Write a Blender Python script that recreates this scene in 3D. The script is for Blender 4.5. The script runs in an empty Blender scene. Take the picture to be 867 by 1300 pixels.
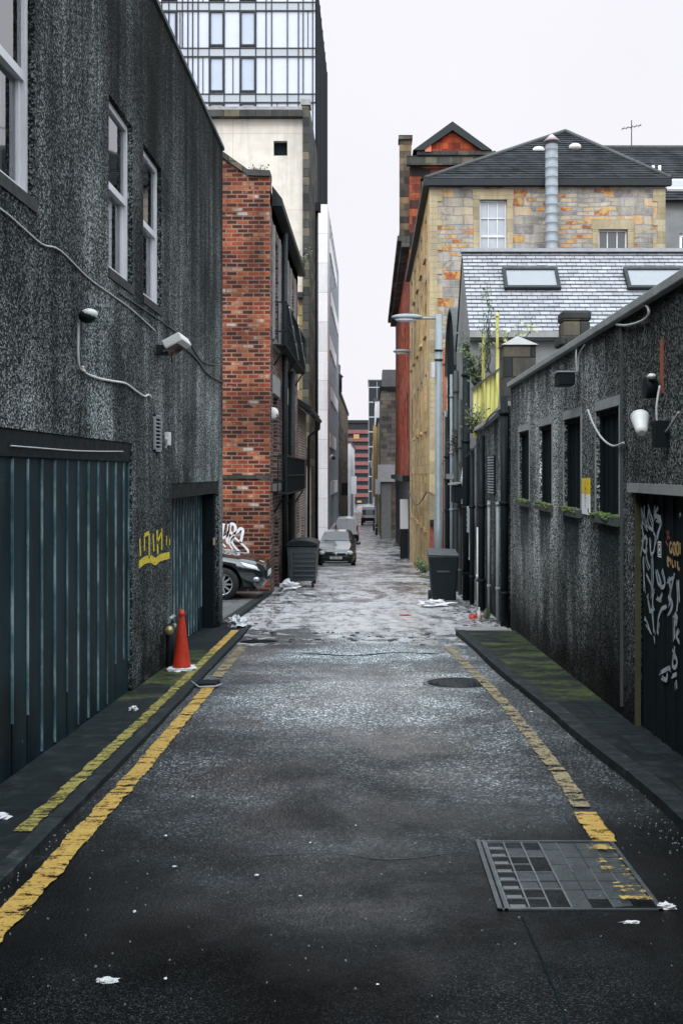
import bpy, bmesh, math, random
from mathutils import Vector, Matrix, noise as mnoise
R = math.radians
random.seed(7)
SC = bpy.context.scene
COL = SC.collection
CAMZ = 1.65
F0 = 1300.0
# ------------------------------------------------------------------ terrain profile (street falls away from the viewer)
GP = [(-60,1.5),(-12,.45),(0,0),(15,-.623),(22,-.95),(24,-1.05),(34,-1.62),(46,-2.49),(60,-3.1),(78,-3.63),(124,-4.74),(250,-6.3),(420,-6.8),(2500,-7)]
def g(y):
    if y <= GP[0][0]: return GP[0][1]
    for (a,b),(c,d) in zip(GP,GP[1:]):
        if y <= c: return b+(d-b)*(y-a)/(c-a)
    return GP[-1][1]
def lerp_tab(tab, v):
    if v <= tab[0][0]: return tab[0][1]
    for (a,b),(c,d) in zip(tab,tab[1:]):
        if v <= c: return b+(d-b)*(v-a)/(c-a)
    return tab[-1][1]
def on_x(px, py, X):                 # where a sight line meets a wall plane x = X (survey of the real wall)
    Y = X*F0/(px-470.0); return (Y, CAMZ+(600-py)/F0*Y)
def on_y(px, py, Y):
    return ((px-470)/F0*Y, CAMZ+(600-py)/F0*Y)

# ------------------------------------------------------------------ mesh builder
class MB:
    def __init__(s): s.v=[]; s.f=[]; s.sm=[]
    def face(s, pts, smooth=False):
        i=len(s.v); s.v += [Vector(p) for p in pts]; s.f.append(tuple(range(i,i+len(pts)))); s.sm.append(smooth)
    def box(s, x0,x1,y0,y1,z0,z1):
        s.hexa([(x0,y0,z0),(x1,y0,z0),(x1,y1,z0),(x0,y1,z0),(x0,y0,z1),(x1,y0,z1),(x1,y1,z1),(x0,y1,z1)])
    def hexa(s, p):
        i=len(s.v); s.v += [Vector(q) for q in p]
        for f in ((0,3,2,1),(4,5,6,7),(0,1,5,4),(1,2,6,5),(2,3,7,6),(3,0,4,7)):
            s.f.append(tuple(i+k for k in f)); s.sm.append(False)
    def fbox(s, F, u0,u1,v0,v1,d0,d1):
        s.hexa([F.p(u,v,d) for (u,v,d) in ((u0,v0,d0),(u1,v0,d0),(u1,v0,d1),(u0,v0,d1),(u0,v1,d0),(u1,v1,d0),(u1,v1,d1),(u0,v1,d1))])
    def fquad(s, F, u0,u1,v0,v1,d): s.face([F.p(u0,v0,d),F.p(u1,v0,d),F.p(u1,v1,d),F.p(u0,v1,d)])
    def tube(s, pts, r, n=8, caps=True, rs=None):
        pts=[Vector(p) for p in pts]; base=len(s.v); k=len(pts)
        prev=None
        for i,p in enumerate(pts):
            t=(pts[min(i+1,k-1)]-pts[max(i-1,0)])
            if t.length<1e-9: t=Vector((0,0,1))
            t.normalize()
            a = prev if prev else (Vector((0,0,1)) if abs(t.z)<.9 else Vector((1,0,0)))
            a=(a-t*a.dot(t)); 
            if a.length<1e-6: a=t.orthogonal()
            a.normalize(); prev=a; b=t.cross(a); rr = rs[i] if rs else r
            for j in range(n):
                th=2*math.pi*j/n; s.v.append(p+a*math.cos(th)*rr+b*math.sin(th)*rr)
        for i in range(k-1):
            for j in range(n):
                a0=base+i*n+j; a1=base+i*n+(j+1)%n
                s.f.append((a0,a1,a1+n,a0+n)); s.sm.append(True)
        if caps:
            s.f.append(tuple(base+j for j in range(n))[::-1]); s.sm.append(False)
            s.f.append(tuple(base+(k-1)*n+j for j in range(n))); s.sm.append(False)
    def lathe(s, prof, n=24, loc=(0,0,0), axis='z', smooth=True):
        base=len(s.v); L=Vector(loc)
        for (r,h) in prof:
            for j in range(n):
                th=2*math.pi*j/n; c,d=math.cos(th)*r, math.sin(th)*r
                v = {'z':(c,d,h),'x':(h,c,d),'y':(c,h,d)}[axis]
                s.v.append(L+Vector(v))
        for i in range(len(prof)-1):
            for j in range(n):
                a0=base+i*n+j; a1=base+i*n+(j+1)%n
                s.f.append((a0,a1,a1+n,a0+n)); s.sm.append(smooth)
        s.f.append(tuple(base+j for j in range(n))[::-1]); s.sm.append(False)
        s.f.append(tuple(base+(len(prof)-1)*n+j for j in range(n))); s.sm.append(False)
    def ell(s, c, r, n=14, m=9, jit=0, seed=0):
        base=len(s.v); c=Vector(c)
        for i in range(m+1):
            ph=math.pi*i/m
            for j in range(n):
                th=2*math.pi*j/n; d=Vector((math.sin(ph)*math.cos(th),math.sin(ph)*math.sin(th),math.cos(ph)))
                k=1+jit*mnoise.noise(d*2.7+Vector((seed*3.1,seed,0)))
                s.v.append(c+Vector((d.x*r[0]*k,d.y*r[1]*k,d.z*r[2]*k)))
        for i in range(m):
            for j in range(n):
                a0=base+i*n+j; a1=base+i*n+(j+1)%n
                s.f.append((a0,a1,a1+n,a0+n)); s.sm.append(jit==0)
    def build(s, name, mat, parent=None, bevel=0, recalc=True, flat=None, loc=None):
        off = parent.matrix_world.translation.copy() if parent else Vector(loc or (0,0,0))
        if parent:
            off=Vector((0,0,0)); q=parent
            while q: off += Vector(q.location); q=q.parent
        me=bpy.data.meshes.new(name)
        me.from_pydata([tuple(v-off) for v in s.v],[],s.f)
        me.polygons.foreach_set('use_smooth', s.sm)
        bm=bmesh.new(); bm.from_mesh(me)
        bmesh.ops.remove_doubles(bm, verts=bm.verts, dist=1e-5)
        if recalc: bmesh.ops.recalc_face_normals(bm, faces=bm.faces)
        bm.to_mesh(me); bm.free(); me.update()
        me.materials.append(mat)
        o=bpy.data.objects.new(name, me); COL.objects.link(o)
        if parent: o.parent=parent
        else: o.location=off
        if bevel:
            m=o.modifiers.new('bevel','BEVEL'); m.width=bevel; m.segments=2; m.limit_method='ANGLE'; m.angle_limit=R(40)
        return o
class Fr:
    def __init__(s,O,U,n): s.O=Vector(O); s.U=Vector(U); s.n=Vector(n)
    def p(s,u,v,d): return s.O+s.U*u+Vector((0,0,v))+s.n*d
def FX(x, n): return Fr((x,0,0),(0,1,0),(n,0,0))      # wall along the alley, facing n*X
def FY(y): return Fr((0,y,0),(1,0,0),(0,-1,0))        # wall across, facing the viewer
def panel(mb, F, u0,u1,v0,v1, ops=(), depth=.2):
    us=sorted({u0,u1,*[o[0] for o in ops],*[o[1] for o in ops]}); us=[u for u in us if u0<=u<=u1]
    vs=sorted({v0,v1,*[o[2] for o in ops],*[o[3] for o in ops]}); vs=[v for v in vs if v0<=v<=v1]
    for a,b in zip(us,us[1:]):
        for c,d in zip(vs,vs[1:]):
            mu,mv=(a+b)/2,(c+d)/2
            if any(o[0]<mu<o[1] and o[2]<mv<o[3] for o in ops): continue
            mb.fquad(F,a,b,c,d,0)
    for (a,b,c,d) in ops:
        dd=-depth
        for q in (((a,c),(a,d)),((b,c),(b,d)),((a,c),(b,c)),((a,d),(b,d))):
            (p,q1),(p2,q2)=q
            mb.face([F.p(p,q1,0),F.p(p2,q2,0),F.p(p2,q2,dd),F.p(p,q1,dd)])
def tag(o, label=None, cat=None, group=None, kind=None):
    if label: o['label']=label
    if cat: o['category']=cat
    if group: o['group']=group
    if kind: o['kind']=kind
    return o
def thing(name, label, cat, loc=(0,0,0), group=None):
    o=bpy.data.objects.new(name,None); COL.objects.link(o); o.location=loc; o.empty_display_size=.2
    return tag(o,label,cat,group)
def copy_tree(o, parent=None, label=None):
    c=o.copy(); COL.objects.link(c)
    if parent: c.parent=parent
    if label: c['label']=label
    for ch in [x for x in COL.objects if x.parent==o]: copy_tree(ch,c)
    return c

# ------------------------------------------------------------------ materials
class NT:
    def __init__(s,name):
        s.m=bpy.data.materials.new(name); s.m.use_nodes=True; s.t=s.m.node_tree; s.b=s.t.nodes['Principled BSDF']
        s.out=s.t.nodes['Material Output']; s._pos=None
    def n(s,typ,ins=None,**props):
        nd=s.t.nodes.new(typ)
        for k,v in props.items(): setattr(nd,k,v)
        for k,v in (ins or {}).items(): s.set(nd.inputs[k],v)
        return nd
    def set(s,sock,v):
        if isinstance(v,bpy.types.NodeSocket): s.t.links.new(v,sock)
        elif isinstance(v,(tuple,list)) and len(v)==3 and sock.type=='RGBA': sock.default_value=(*v,1)
        else: sock.default_value=v
    @property
    def pos(s):
        if not s._pos: s._pos=s.n('ShaderNodeNewGeometry').outputs['Position']
        return s._pos
    def vec(s,sc=(1,1,1),src=None):
        return s.n('ShaderNodeVectorMath',{0:src or s.pos,1:sc},operation='MULTIPLY').outputs[0]
    def wall(s):                                       # (x+y, z) coordinates for walls square to the axes
        x=s.n('ShaderNodeSeparateXYZ',{0:s.pos}); a=s.math('ADD',x.outputs[0],x.outputs[1])
        return s.n('ShaderNodeCombineXYZ',{0:a,1:x.outputs[2]}).outputs[0]
    def math(s,op,a,b=0,c=0,clamp=False): 
        nd=s.n('ShaderNodeMath',{0:a,1:b,2:c},operation=op); nd.use_clamp=clamp; return nd.outputs[0]
    def noise(s,scale=1,sc=(1,1,1),detail=4,rough=.6,dist=0,src=None):
        return s.n('ShaderNodeTexNoise',{'Vector':s.vec(sc,src),'Scale':scale,'Detail':detail,'Roughness':rough,'Distortion':dist}).outputs['Fac']
    def ramp(s,f,stops,interp='LINEAR'):
        nd=s.n('ShaderNodeValToRGB',{0:f}); cr=nd.color_ramp; cr.interpolation=interp
        while len(cr.elements)<len(stops): cr.elements.new(.5)
        for e,(p,c) in zip(cr.elements,stops):
            e.position=p; e.color=(c,c,c,1) if isinstance(c,(int,float)) else (*c,1)
        return nd.outputs[0]
    def rng(s,f,a,b,c=0,d=1): 
        return s.n('ShaderNodeMapRange',{0:f,1:a,2:b,3:c,4:d}).outputs[0]
    def mix(s,f,a,b,mode='MIX'):
        nd=s.n('ShaderNodeMix',data_type='RGBA',blend_type=mode); s.set(nd.inputs[0],f); s.set(nd.inputs[6],a); s.set(nd.inputs[7],b); return nd.outputs[2]
    def bump(s,h,strength=.5,dist=.01): 
        o=s.n('ShaderNodeBump',{'Height':h,'Strength':strength,'Distance':dist}).outputs[0]; s.t.links.new(o,s.b.inputs['Normal']); return o
    def fin(s,col=None,rough=None,metal=None,spec=None,coat=None):
        if col is not None: s.set(s.b.inputs['Base Color'],col)
        if rough is not None: s.set(s.b.inputs['Roughness'],rough)
        if metal is not None: s.set(s.b.inputs['Metallic'],metal)
        if spec is not None: s.set(s.b.inputs['Specular IOR Level'],spec)
        if coat is not None: s.set(s.b.inputs['Coat Weight'],coat); s.b.inputs['Coat Roughness'].default_value=.06
        return s.m
def plain(name,col,rough=.6,metal=0,spec=.5,var=.25,nscale=6,coat=None,bump=0):
    t=NT(name); n=t.noise(nscale,detail=6)
    c=t.mix(n,tuple(x*(1-var) for x in col),tuple(min(1,x*(1+var)) for x in col))
    r=t.rng(t.noise(nscale*2.3),.3,.7,max(.03,rough-.12),min(1,rough+.12))
    if bump: t.bump(t.noise(nscale*8),bump,.004)
    return t.fin(c,r,metal,spec,coat)
def pebble(name, lo,mid,hi, streak=1.0, scale=46, zdark=None, extra=None):
    t=NT(name)
    v=t.n('ShaderNodeTexVoronoi',{'Vector':t.pos,'Scale':scale}); r=t.n('ShaderNodeSeparateColor',{0:v.outputs['Color']}).outputs[0]
    patch=t.noise(1.1,detail=5); r2=t.math('ADD',r,t.rng(patch,.3,.7,-.16,.16))
    c=t.ramp(r2,[(0,lo),(.42,tuple(x*1.3 for x in lo)),(.62,mid),(.8,tuple(x*1.7 for x in mid)),(.95,hi)])
    st=t.noise(1,(2.6,2.6,.16),detail=6,rough=.65); st2=t.noise(1,(9,9,.5),detail=3)
    s=t.ramp(st,[(.34,1-.88*streak),(.46,.6),(.58,1.05)]); s2=t.ramp(st2,[(.3,1-.45*streak),(.6,1.0)])
    c=t.mix(1.0,c,s,'MULTIPLY'); c=t.mix(.8,c,s2,'MULTIPLY')
    big=t.ramp(t.noise(.45,detail=3),[(.38,.5),(.6,1.3)]); c=t.mix(1.0,c,big,'MULTIPLY')
    if zdark:                                            # rising damp and splash dirt along the foot of the wall
        x=t.n('ShaderNodeSeparateXYZ',{0:t.pos}); h=t.math('ADD',x.outputs[2],t.math('MULTIPLY',x.outputs[1],.0415)); h=t.math('ADD',h,t.rng(t.noise(1.6,detail=6),.3,.7,-.35,.35))
        c=t.mix(1.0,c,t.ramp(t.rng(h,zdark[0],zdark[1]),[(0,.12),(1,1.0)]),'MULTIPLY')
    if extra: c=extra(t,c)
    t.bump(t.math('ADD',v.outputs['Distance'],t.noise(120)),.8,.008)
    return t.fin(c,.9,spec=.1)
M={}
def stain_left(t,c):          # soot washed down from the wall head, strongest towards the far end
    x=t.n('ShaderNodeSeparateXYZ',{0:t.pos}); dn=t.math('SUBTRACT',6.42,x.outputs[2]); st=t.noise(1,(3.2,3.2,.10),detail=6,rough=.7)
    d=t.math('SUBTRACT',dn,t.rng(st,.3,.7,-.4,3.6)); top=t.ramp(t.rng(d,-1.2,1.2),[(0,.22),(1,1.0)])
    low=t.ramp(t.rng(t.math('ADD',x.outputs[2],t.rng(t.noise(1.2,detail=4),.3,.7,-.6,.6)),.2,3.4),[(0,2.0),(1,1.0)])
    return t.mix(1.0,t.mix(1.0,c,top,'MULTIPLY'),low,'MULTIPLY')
def stain_and_lit_right(t,c):         # drips below each sill, soot under the coping; far part painted brighter, as lit
    x=t.n('ShaderNodeSeparateXYZ',{0:t.pos}); Y=x.outputs[1]; Z=x.outputs[2]
    ph=t.math('MULTIPLY',t.math('SUBTRACT',Y,8.645),2*math.pi/1.558); cs=t.math('COSINE',ph)
    bel=t.rng(t.math('ADD',Z,t.rng(t.noise(2,(1,3,.4),detail=5),.3,.7,-.35,.35)),.45,1.0); bz=t.math('MULTIPLY',bel,t.rng(Z,1.24,1.20))
    inr=t.math('MULTIPLY',t.rng(Y,7.95,8.1),t.rng(Y,13.95,13.8)); k=t.math('MULTIPLY',t.math('MULTIPLY',t.rng(cs,-.1,.25),bz),inr)
    c=t.mix(t.math('MULTIPLY',k,.85),c,(.010,.016,.017))
    top=t.math('SUBTRACT',t.math('SUBTRACT',2.86,Z),t.rng(t.noise(1,(5,5,.3),detail=5),.35,.7,-.1,.55)); c=t.mix(1.0,c,t.ramp(t.rng(top,-.15,.15),[(0,.35),(1,1.0)]),'MULTIPLY')
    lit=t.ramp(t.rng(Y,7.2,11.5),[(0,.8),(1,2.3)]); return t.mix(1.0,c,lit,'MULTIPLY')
M['dash_left']=pebble('pebbledash_left',(.012,.017,.018),(.10,.116,.112),(.34,.36,.35),.7,78,(.05,.55),stain_left)
M['dash_right']=pebble('pebbledash_right',(.012,.017,.019),(.15,.158,.152),(.42,.42,.41),.6,76,(.2,1.15),stain_and_lit_right)
M['dash_grey']=pebble('pebbledash_grey',(.03,.036,.038),(.11,.12,.12),(.33,.34,.34),1.0,40,(.1,.8))
def brickmat(name,stops,mortar,bw,bh,ms,off=.5,bumpd=.01,stain=.6,mix2=None,distort=0,rough=.85,freq=2,sq=1.0,irregular=False):
    t=NT(name); w=t.wall()
    if distort:
        nn=t.n('ShaderNodeTexNoise',{'Vector':t.pos,'Scale':1.7,'Detail':3})
        w=t.n('ShaderNodeVectorMath',{0:w,1:t.n('ShaderNodeVectorMath',{0:nn.outputs['Color'],1:(distort,distort,0)},operation='MULTIPLY').outputs[0]},operation='ADD').outputs[0]
    def br(bw,bh,w):
        return t.n('ShaderNodeTexBrick',{'Vector':w,'Color1':(0,0,0),'Color2':(1,1,1),'Mortar':(.5,.5,.5),'Scale':1.0,'Mortar Size':ms,'Mortar Smooth':.3,'Bias':0,'Brick Width':bw,'Row Height':bh},offset=off,offset_frequency=freq,squash=sq,squash_frequency=3)
    b=br(bw,bh,w); fac=b.outputs['Color']; mo=b.outputs['Fac']
    if irregular:
        b2=br(bw*.57,bh*.5,t.n('ShaderNodeVectorMath',{0:w,1:(.13,0,0)},operation='ADD').outputs[0])
        cell=t.n('ShaderNodeTexVoronoi',{'Vector':t.vec((1,1,1),w),'Scale':.9}); cr=t.n('ShaderNodeSeparateColor',{0:cell.outputs['Color']}).outputs[0]
        sel=t.math('GREATER_THAN',cr,.55)
        fac=t.mix(sel,fac,b2.outputs['Color']); mo=t.mix(sel,mo,b2.outputs['Fac'])
    jit=t.rng(t.noise(3.0,detail=4),.3,.7,-.12,.12)
    c=t.ramp(t.math('ADD',fac,jit),stops)
    fine=t.ramp(t.noise(38,detail=5),[(.25,.65),(.7,1.2)]); c=t.mix(.8,c,fine,'MULTIPLY')
    c=t.mix(mo,c,mortar)
    s=t.ramp(t.noise(.8,(1,1,.5),detail=6),[(.3,1-stain),(.6,1.0)]); c=t.mix(1.0,c,s,'MULTIPLY')
    s2=t.ramp(t.noise(1,(4,4,.25),detail=4),[(.3,1-stain*.7),(.55,1.0)]); c=t.mix(1.0,c,s2,'MULTIPLY')
    h=t.math('ADD',t.math('MULTIPLY',mo,-1),t.math('MULTIPLY',t.noise(25),.5)); t.bump(h,.8,bumpd)
    if mix2: c=mix2(t,c)
    return t.fin(c,rough,spec=.3)
def sootbase(t,c):
    x=t.n('ShaderNodeSeparateXYZ',{0:t.pos}).outputs[2]
    # weathered courses: darker bands where the old ledges stood
    b=t.ramp(t.noise(1,(.15,.15,1.6),detail=3),[(.35,.40),(.52,1.0),(.7,1.35)]); c=t.mix(.8,c,b,'MULTIPLY')
    wpt_=t.ramp(t.noise(2.3,(1,1,2.2),detail=7,rough=.7),[(.60,0),(.66,.55)]); return t.mix(wpt_,c,(.42,.26,.18))
M['brick']=brickmat('old_red_brick',[(0,(.035,.016,.015)),(.28,(.07,.017,.012)),(.5,(.17,.030,.013)),(.74,(.28,.055,.020)),(.9,(.38,.12,.045)),(.97,(.42,.27,.2)),(1,(.5,.44,.4))],(.27,.155,.105),.235,.092,.016,stain=.55,distort=.018,mix2=sootbase)
M['brick_dark']=brickmat('sooty_brick',[(0,(.03,.018,.018)),(.5,(.13,.045,.033)),(.8,(.2,.09,.07)),(1,(.3,.24,.22))],(.3,.26,.25),.235,.085,.012,stain=.6)
M['brick_grey']=brickmat('grey_purple_brick',[(0,(.06,.045,.045)),(.5,(.15,.10,.09)),(1,(.28,.22,.2))],(.42,.40,.38),.235,.085,.013,stain=.4)
M['rubble']=brickmat('sandstone_rubble',[(0,(.20,.19,.18)),(.2,(.40,.36,.30)),(.36,(.46,.39,.27)),(.5,(.36,.345,.325)),(.64,(.50,.43,.31)),(.78,(.56,.38,.19)),(.88,(.56,.26,.08)),(.93,(.30,.075,.035)),(1,(.50,.33,.13))],(.30,.295,.29),.66,.30,.022,distort=.16,stain=.4,irregular=True,bumpd=.03)
M['ashlar']=brickmat('weathered_tan_ashlar',[(0,(.40,.28,.13)),(.4,(.62,.44,.21)),(.7,(.70,.44,.19)),(1,(.60,.50,.32))],(.30,.23,.12),.7,.32,.008,stain=.45,distort=.02)
M['dressed']=brickmat('dressed_stone',[(0,(.30,.25,.15)),(.5,(.42,.36,.24)),(1,(.46,.38,.22))],(.28,.25,.2),.9,.4,.006,stain=.4)
M['redstone']=brickmat('red_sandstone',[(0,(.15,.022,.011)),(.5,(.33,.05,.018)),(1,(.44,.09,.028))],(.3,.045,.018),.6,.3,.004,stain=.65)
M['greystone']=brickmat('grey_blocks',[(0,(.13,.13,.12)),(.5,(.25,.24,.22)),(.85,(.33,.30,.25)),(1,(.34,.24,.14))],(.16,.16,.15),.7,.33,.02,distort=.05,stain=.45)
M['darkstone']=brickmat('dark_quoins',[(0,(.03,.034,.033)),(.6,(.07,.072,.064)),(1,(.15,.13,.09))],(.02,.022,.02),.6,.32,.012,stain=.5)
M['brownstone']=brickmat('brown_soot_stone',[(0,(.04,.035,.03)),(.6,(.14,.11,.08)),(1,(.30,.2,.1))],(.06,.05,.05),.7,.33,.01,stain=.5)
M['clad']=brickmat('white_stone_cladding',[(0,(.58,.575,.59)),(1,(.70,.69,.70))],(.38,.37,.38),1.3,1.9,.02,off=0,stain=.12,bumpd=.004,rough=.5)
def cream():
    t=NT('cream_render'); c=t.mix(t.noise(.8,detail=5),(.56,.50,.385),(.63,.58,.47))
    s=t.ramp(t.noise(1,(1.6,1.6,.12),detail=6,rough=.7),[(.28,(.50,.50,.49)),(.5,(1,1,1))]); c=t.mix(1.0,c,s,'MULTIPLY')
    x=t.n('ShaderNodeSeparateXYZ',{0:t.pos}); up=t.rng(x.outputs[2],8.5,9.2)      # the older upper lift is greyer
    c=t.mix(t.math('MULTIPLY',up,.35),c,(.56,.56,.57)); c=t.mix(1.0,c,t.ramp(t.noise(3,detail=8),[(.3,.86),(.6,1.0)]),'MULTIPLY')
    j=t.n('ShaderNodeTexBrick',{'Vector':t.wall(),'Color1':(1,1,1),'Color2':(.96,.96,.96),'Mortar':(.6,.58,.55),'Scale':1,'Mortar Size':.012,'Brick Width':4.2,'Row Height':2.9},offset=0).outputs['Color']
    c=t.mix(.7,c,j,'MULTIPLY'); return t.fin(c,.8,spec=.3)
M['cream']=cream()
def asphalt():
    t=NT('wet_asphalt_and_broken_concrete'); x=t.n('ShaderNodeSeparateXYZ',{0:t.pos}); Y=x.outputs[1]
    v=t.n('ShaderNodeTexVoronoi',{'Vector':t.pos,'Scale':84}); vf=t.n('ShaderNodeTexVoronoi',{'Vector':t.pos,'Scale':190}); sc_=t.n('ShaderNodeSeparateColor',{0:v.outputs['Color']}); scf=t.n('ShaderNodeSeparateColor',{0:vf.outputs['Color']}); nf=t.rng(Y,3.5,6.5); r=t.mix(nf,scf.outputs[0],sc_.outputs[0]); r2=sc_.outputs[1]
    gr=t.math('MULTIPLY',t.math('ABSOLUTE',t.math('SUBTRACT',x.outputs[0],t.math('MULTIPLY',t.rng(Y,4,14,.0,-.15),1.0))),1.0)
    gut=t.ramp(t.rng(t.math('ADD',gr,t.rng(t.noise(2.2,detail=6),.3,.7,-.22,.22)),.75,1.35),[(0,1.0),(1,.42)])
    big=t.noise(.55,(1,1.4,1),detail=5); mid=t.noise(3.2,detail=6)
    a=t.ramp(r,[(0,(.004,.007,.009)),(.45,(.010,.015,.017)),(.7,(.034,.039,.041)),(.88,(.09,.094,.095)),(1,(.22,.22,.22))])
    seam=t.math('ADD',Y,t.rng(t.noise(.9,detail=7),.3,.7,-1.3,1.3)); shade_sheen=t.ramp(t.rng(seam,3.9,10),[(0,.18),(.15,.38),(.4,1.5),(.7,3.6),(1,5.0)])  # tarmac change at a seam, plus painted foreground shade and mid-lane wet sheen
    a=t.mix(1.0,a,shade_sheen,'MULTIPLY'); a=t.mix(1.0,a,gut,'MULTIPLY'); a=t.mix(1.0,a,t.ramp(big,[(.40,.40),(.58,1.6)]),'MULTIPLY'); a=t.mix(.9,a,t.ramp(mid,[(.3,.5),(.65,1.25)]),'MULTIPLY')
    n1=t.noise(.7,(1.2,.7,1),detail=9,rough=.75,dist=.8); n2=t.noise(4.5,(1,.5,1),detail=9,rough=.78); n3=t.noise(1.9,(1,.45,1),detail=8,rough=.7,dist=.4)
    con=t.ramp(n2,[(.30,(.06,.065,.068)),(.42,(.26,.26,.265)),(.52,(.50,.49,.50)),(.7,(.66,.65,.66))])
    dk=t.ramp(n2,[(.36,(.010,.015,.017)),(.55,(.035,.042,.045)),(.72,(.22,.22,.225))])
    farm=t.rng(Y,17,30,0,.06)
    msk=t.ramp(t.math('SUBTRACT',t.math('ADD',t.math('MULTIPLY',n1,.55),t.math('MULTIPLY',n3,.45)),farm),[(.415,0),(.46,1)])
    con=t.mix(msk,dk,con)
    cr=t.n('ShaderNodeTexVoronoi',{'Vector':t.n('ShaderNodeVectorMath',{0:t.vec((1,.8,1)),1:t.n('ShaderNodeVectorMath',{0:t.n('ShaderNodeTexNoise',{'Vector':t.pos,'Scale':2}).outputs['Color'],1:(.5,.5,0)},operation='MULTIPLY').outputs[0]},operation='ADD').outputs[0],'Scale':1.3},feature='DISTANCE_TO_EDGE').outputs['Distance']
    crk=t.ramp(cr,[(0,.15),(.025,1)]); con=t.mix(.8,con,crk,'MULTIPLY')
    edge=t.math('ADD',Y,t.rng(t.math('ADD',t.math('MULTIPLY',t.noise(1.9,detail=8,rough=.7),.5),t.math('MULTIPLY',t.noise(.7,detail=3),.5)),.35,.65,-1.7,1.7)); sw=t.ramp(t.rng(edge,13.6,14.2),[(.4,0),(.55,1)])
    c=t.mix(sw,a,con)
    wet=t.noise(.62,(1,.9,1),detail=5,rough=.6,dist=.5); wz=t.ramp(wet,[(.42,1),(.56,.15)])
    rc=t.ramp(t.math('ADD',t.math('MULTIPLY',n1,.5),t.math('MULTIPLY',n2,.5)),[(.40,.05),(.5,.35),(.65,.55)])
    rr=t.mix(sw,t.ramp(wet,[(.38,.28),(.56,.62)]),rc)
    h=t.math('ADD',t.mix(nf,t.math('MULTIPLY',vf.outputs['Distance'],.5),t.math('MULTIPLY',v.outputs['Distance'],.8)),t.math('MULTIPLY',mid,1.2)); h2=t.math('ADD',t.math('MULTIPLY',n2,3.0),t.math('MULTIPLY',crk,1.0))
    t.bump(t.mix(sw,h,t.math('MULTIPLY',h2,t.math('ADD',t.math('MULTIPLY',msk,.8),.2))),.45,.008)
    film=t.n('ShaderNodeBump',{'Height':t.math('ADD',v.outputs['Distance'],t.math('MULTIPLY',mid,.6)),'Strength':.22,'Distance':.008}).outputs[0]; t.t.links.new(film,t.b.inputs['Coat Normal'])
    t.set(t.b.inputs['Coat Weight'],t.math('MULTIPLY',t.mix(sw,t.math('MULTIPLY',t.math('MULTIPLY',t.math('MULTIPLY',wz,gut),t.ramp(t.rng(seam,3.2,9.5),[(0,.05),(.6,1)])),t.ramp(r2,[(.2,.25),(.55,1.0)])),t.ramp(msk,[(0,.8),(1,.25)])),1.0)); t.b.inputs['Coat Roughness'].default_value=.2; t.b.inputs['Coat IOR'].default_value=1.45
    return t.fin(c,rr,spec=t.mix(sw,t.ramp(t.rng(seam,3.2,9.5),[(0,.06),(.4,.3),(.8,.5)]),(.45,.45,.45)))
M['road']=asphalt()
def pave(name,moss,xr=None):
    t=NT(name); n=t.noise(7,detail=8,rough=.7)
    c=t.ramp(n,[(.25,(.006,.010,.011)),(.55,(.015,.022,.023)),(.8,(.055,.06,.06))])
    w=t.n('ShaderNodeTexBrick',{'Vector':t.pos,'Color1':(1,1,1),'Color2':(.72,.72,.72),'Mortar':(.25,.25,.25),'Scale':1,'Mortar Size':.006,'Brick Width':.9,'Row Height':.62}).outputs['Color']
    c=t.mix(1.0,c,w,'MULTIPLY')
    Y=t.n('ShaderNodeSeparateXYZ',{0:t.pos}).outputs[1]
    reg=t.ramp(t.rng(Y,*moss[0]),moss[1])
    mk=t.ramp(t.math('MULTIPLY',t.math('ADD',t.math('MULTIPLY',t.noise(1.9,(.9,1.5,1),detail=6),.6),t.math('MULTIPLY',t.noise(9,detail=9,rough=.8),.4)),reg),[(.46,0),(.66,.95)])
    c=t.mix(mk,c,t.ramp(t.noise(24,detail=5),[(.3,(.035,.05,.018)),(.7,(.13,.16,.045))]))
    t.bump(n,.6,.01); return t.fin(c,t.rng(n,.3,.7,.5,.85),spec=.13)
M['pave_r']=pave('mossy_pavement',((6,15),[(0,.3),(.22,.75),(.32,.98),(.5,1.05),(.8,1.0),(1,.9)]))
M['pave_l']=pave('dark_pavement',((5,13),[(0,.25),(.4,.8),(.62,1.12),(.85,1.12),(1,.5)]))
def kerbm():
    t=NT('kerb_stone'); n=t.noise(9,detail=8)
    c=t.ramp(n,[(.3,(.010,.014,.015)),(.58,(.026,.032,.033)),(.8,(.09,.092,.09))])
    Y=t.n('ShaderNodeSeparateXYZ',{0:t.pos}).outputs[1]; j=t.math('FRACT',t.math('MULTIPLY',Y,1.1)); c=t.mix(1.0,c,t.ramp(j,[(0,.2),(.03,1)]),'MULTIPLY')
    t.bump(n,.7,.01); return t.fin(c,.7,spec=.15)
M['kerb']=kerbm()
def paver():
    t=NT('yard_pavers'); b=t.n('ShaderNodeTexBrick',{'Vector':t.pos,'Color1':(.10,.105,.108),'Color2':(.21,.21,.21),'Mortar':(.03,.035,.035),'Scale':1,'Mortar Size':.012,'Brick Width':.42,'Row Height':.21})
    c=t.mix(.8,b.outputs['Color'],t.ramp(t.noise(2,detail=8),[(.3,.5),(.6,1.1)]),'MULTIPLY'); t.bump(t.math('MULTIPLY',b.outputs['Fac'],-1),.5,.01); return t.fin(c,.45)
M['paver']=paver()
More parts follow.
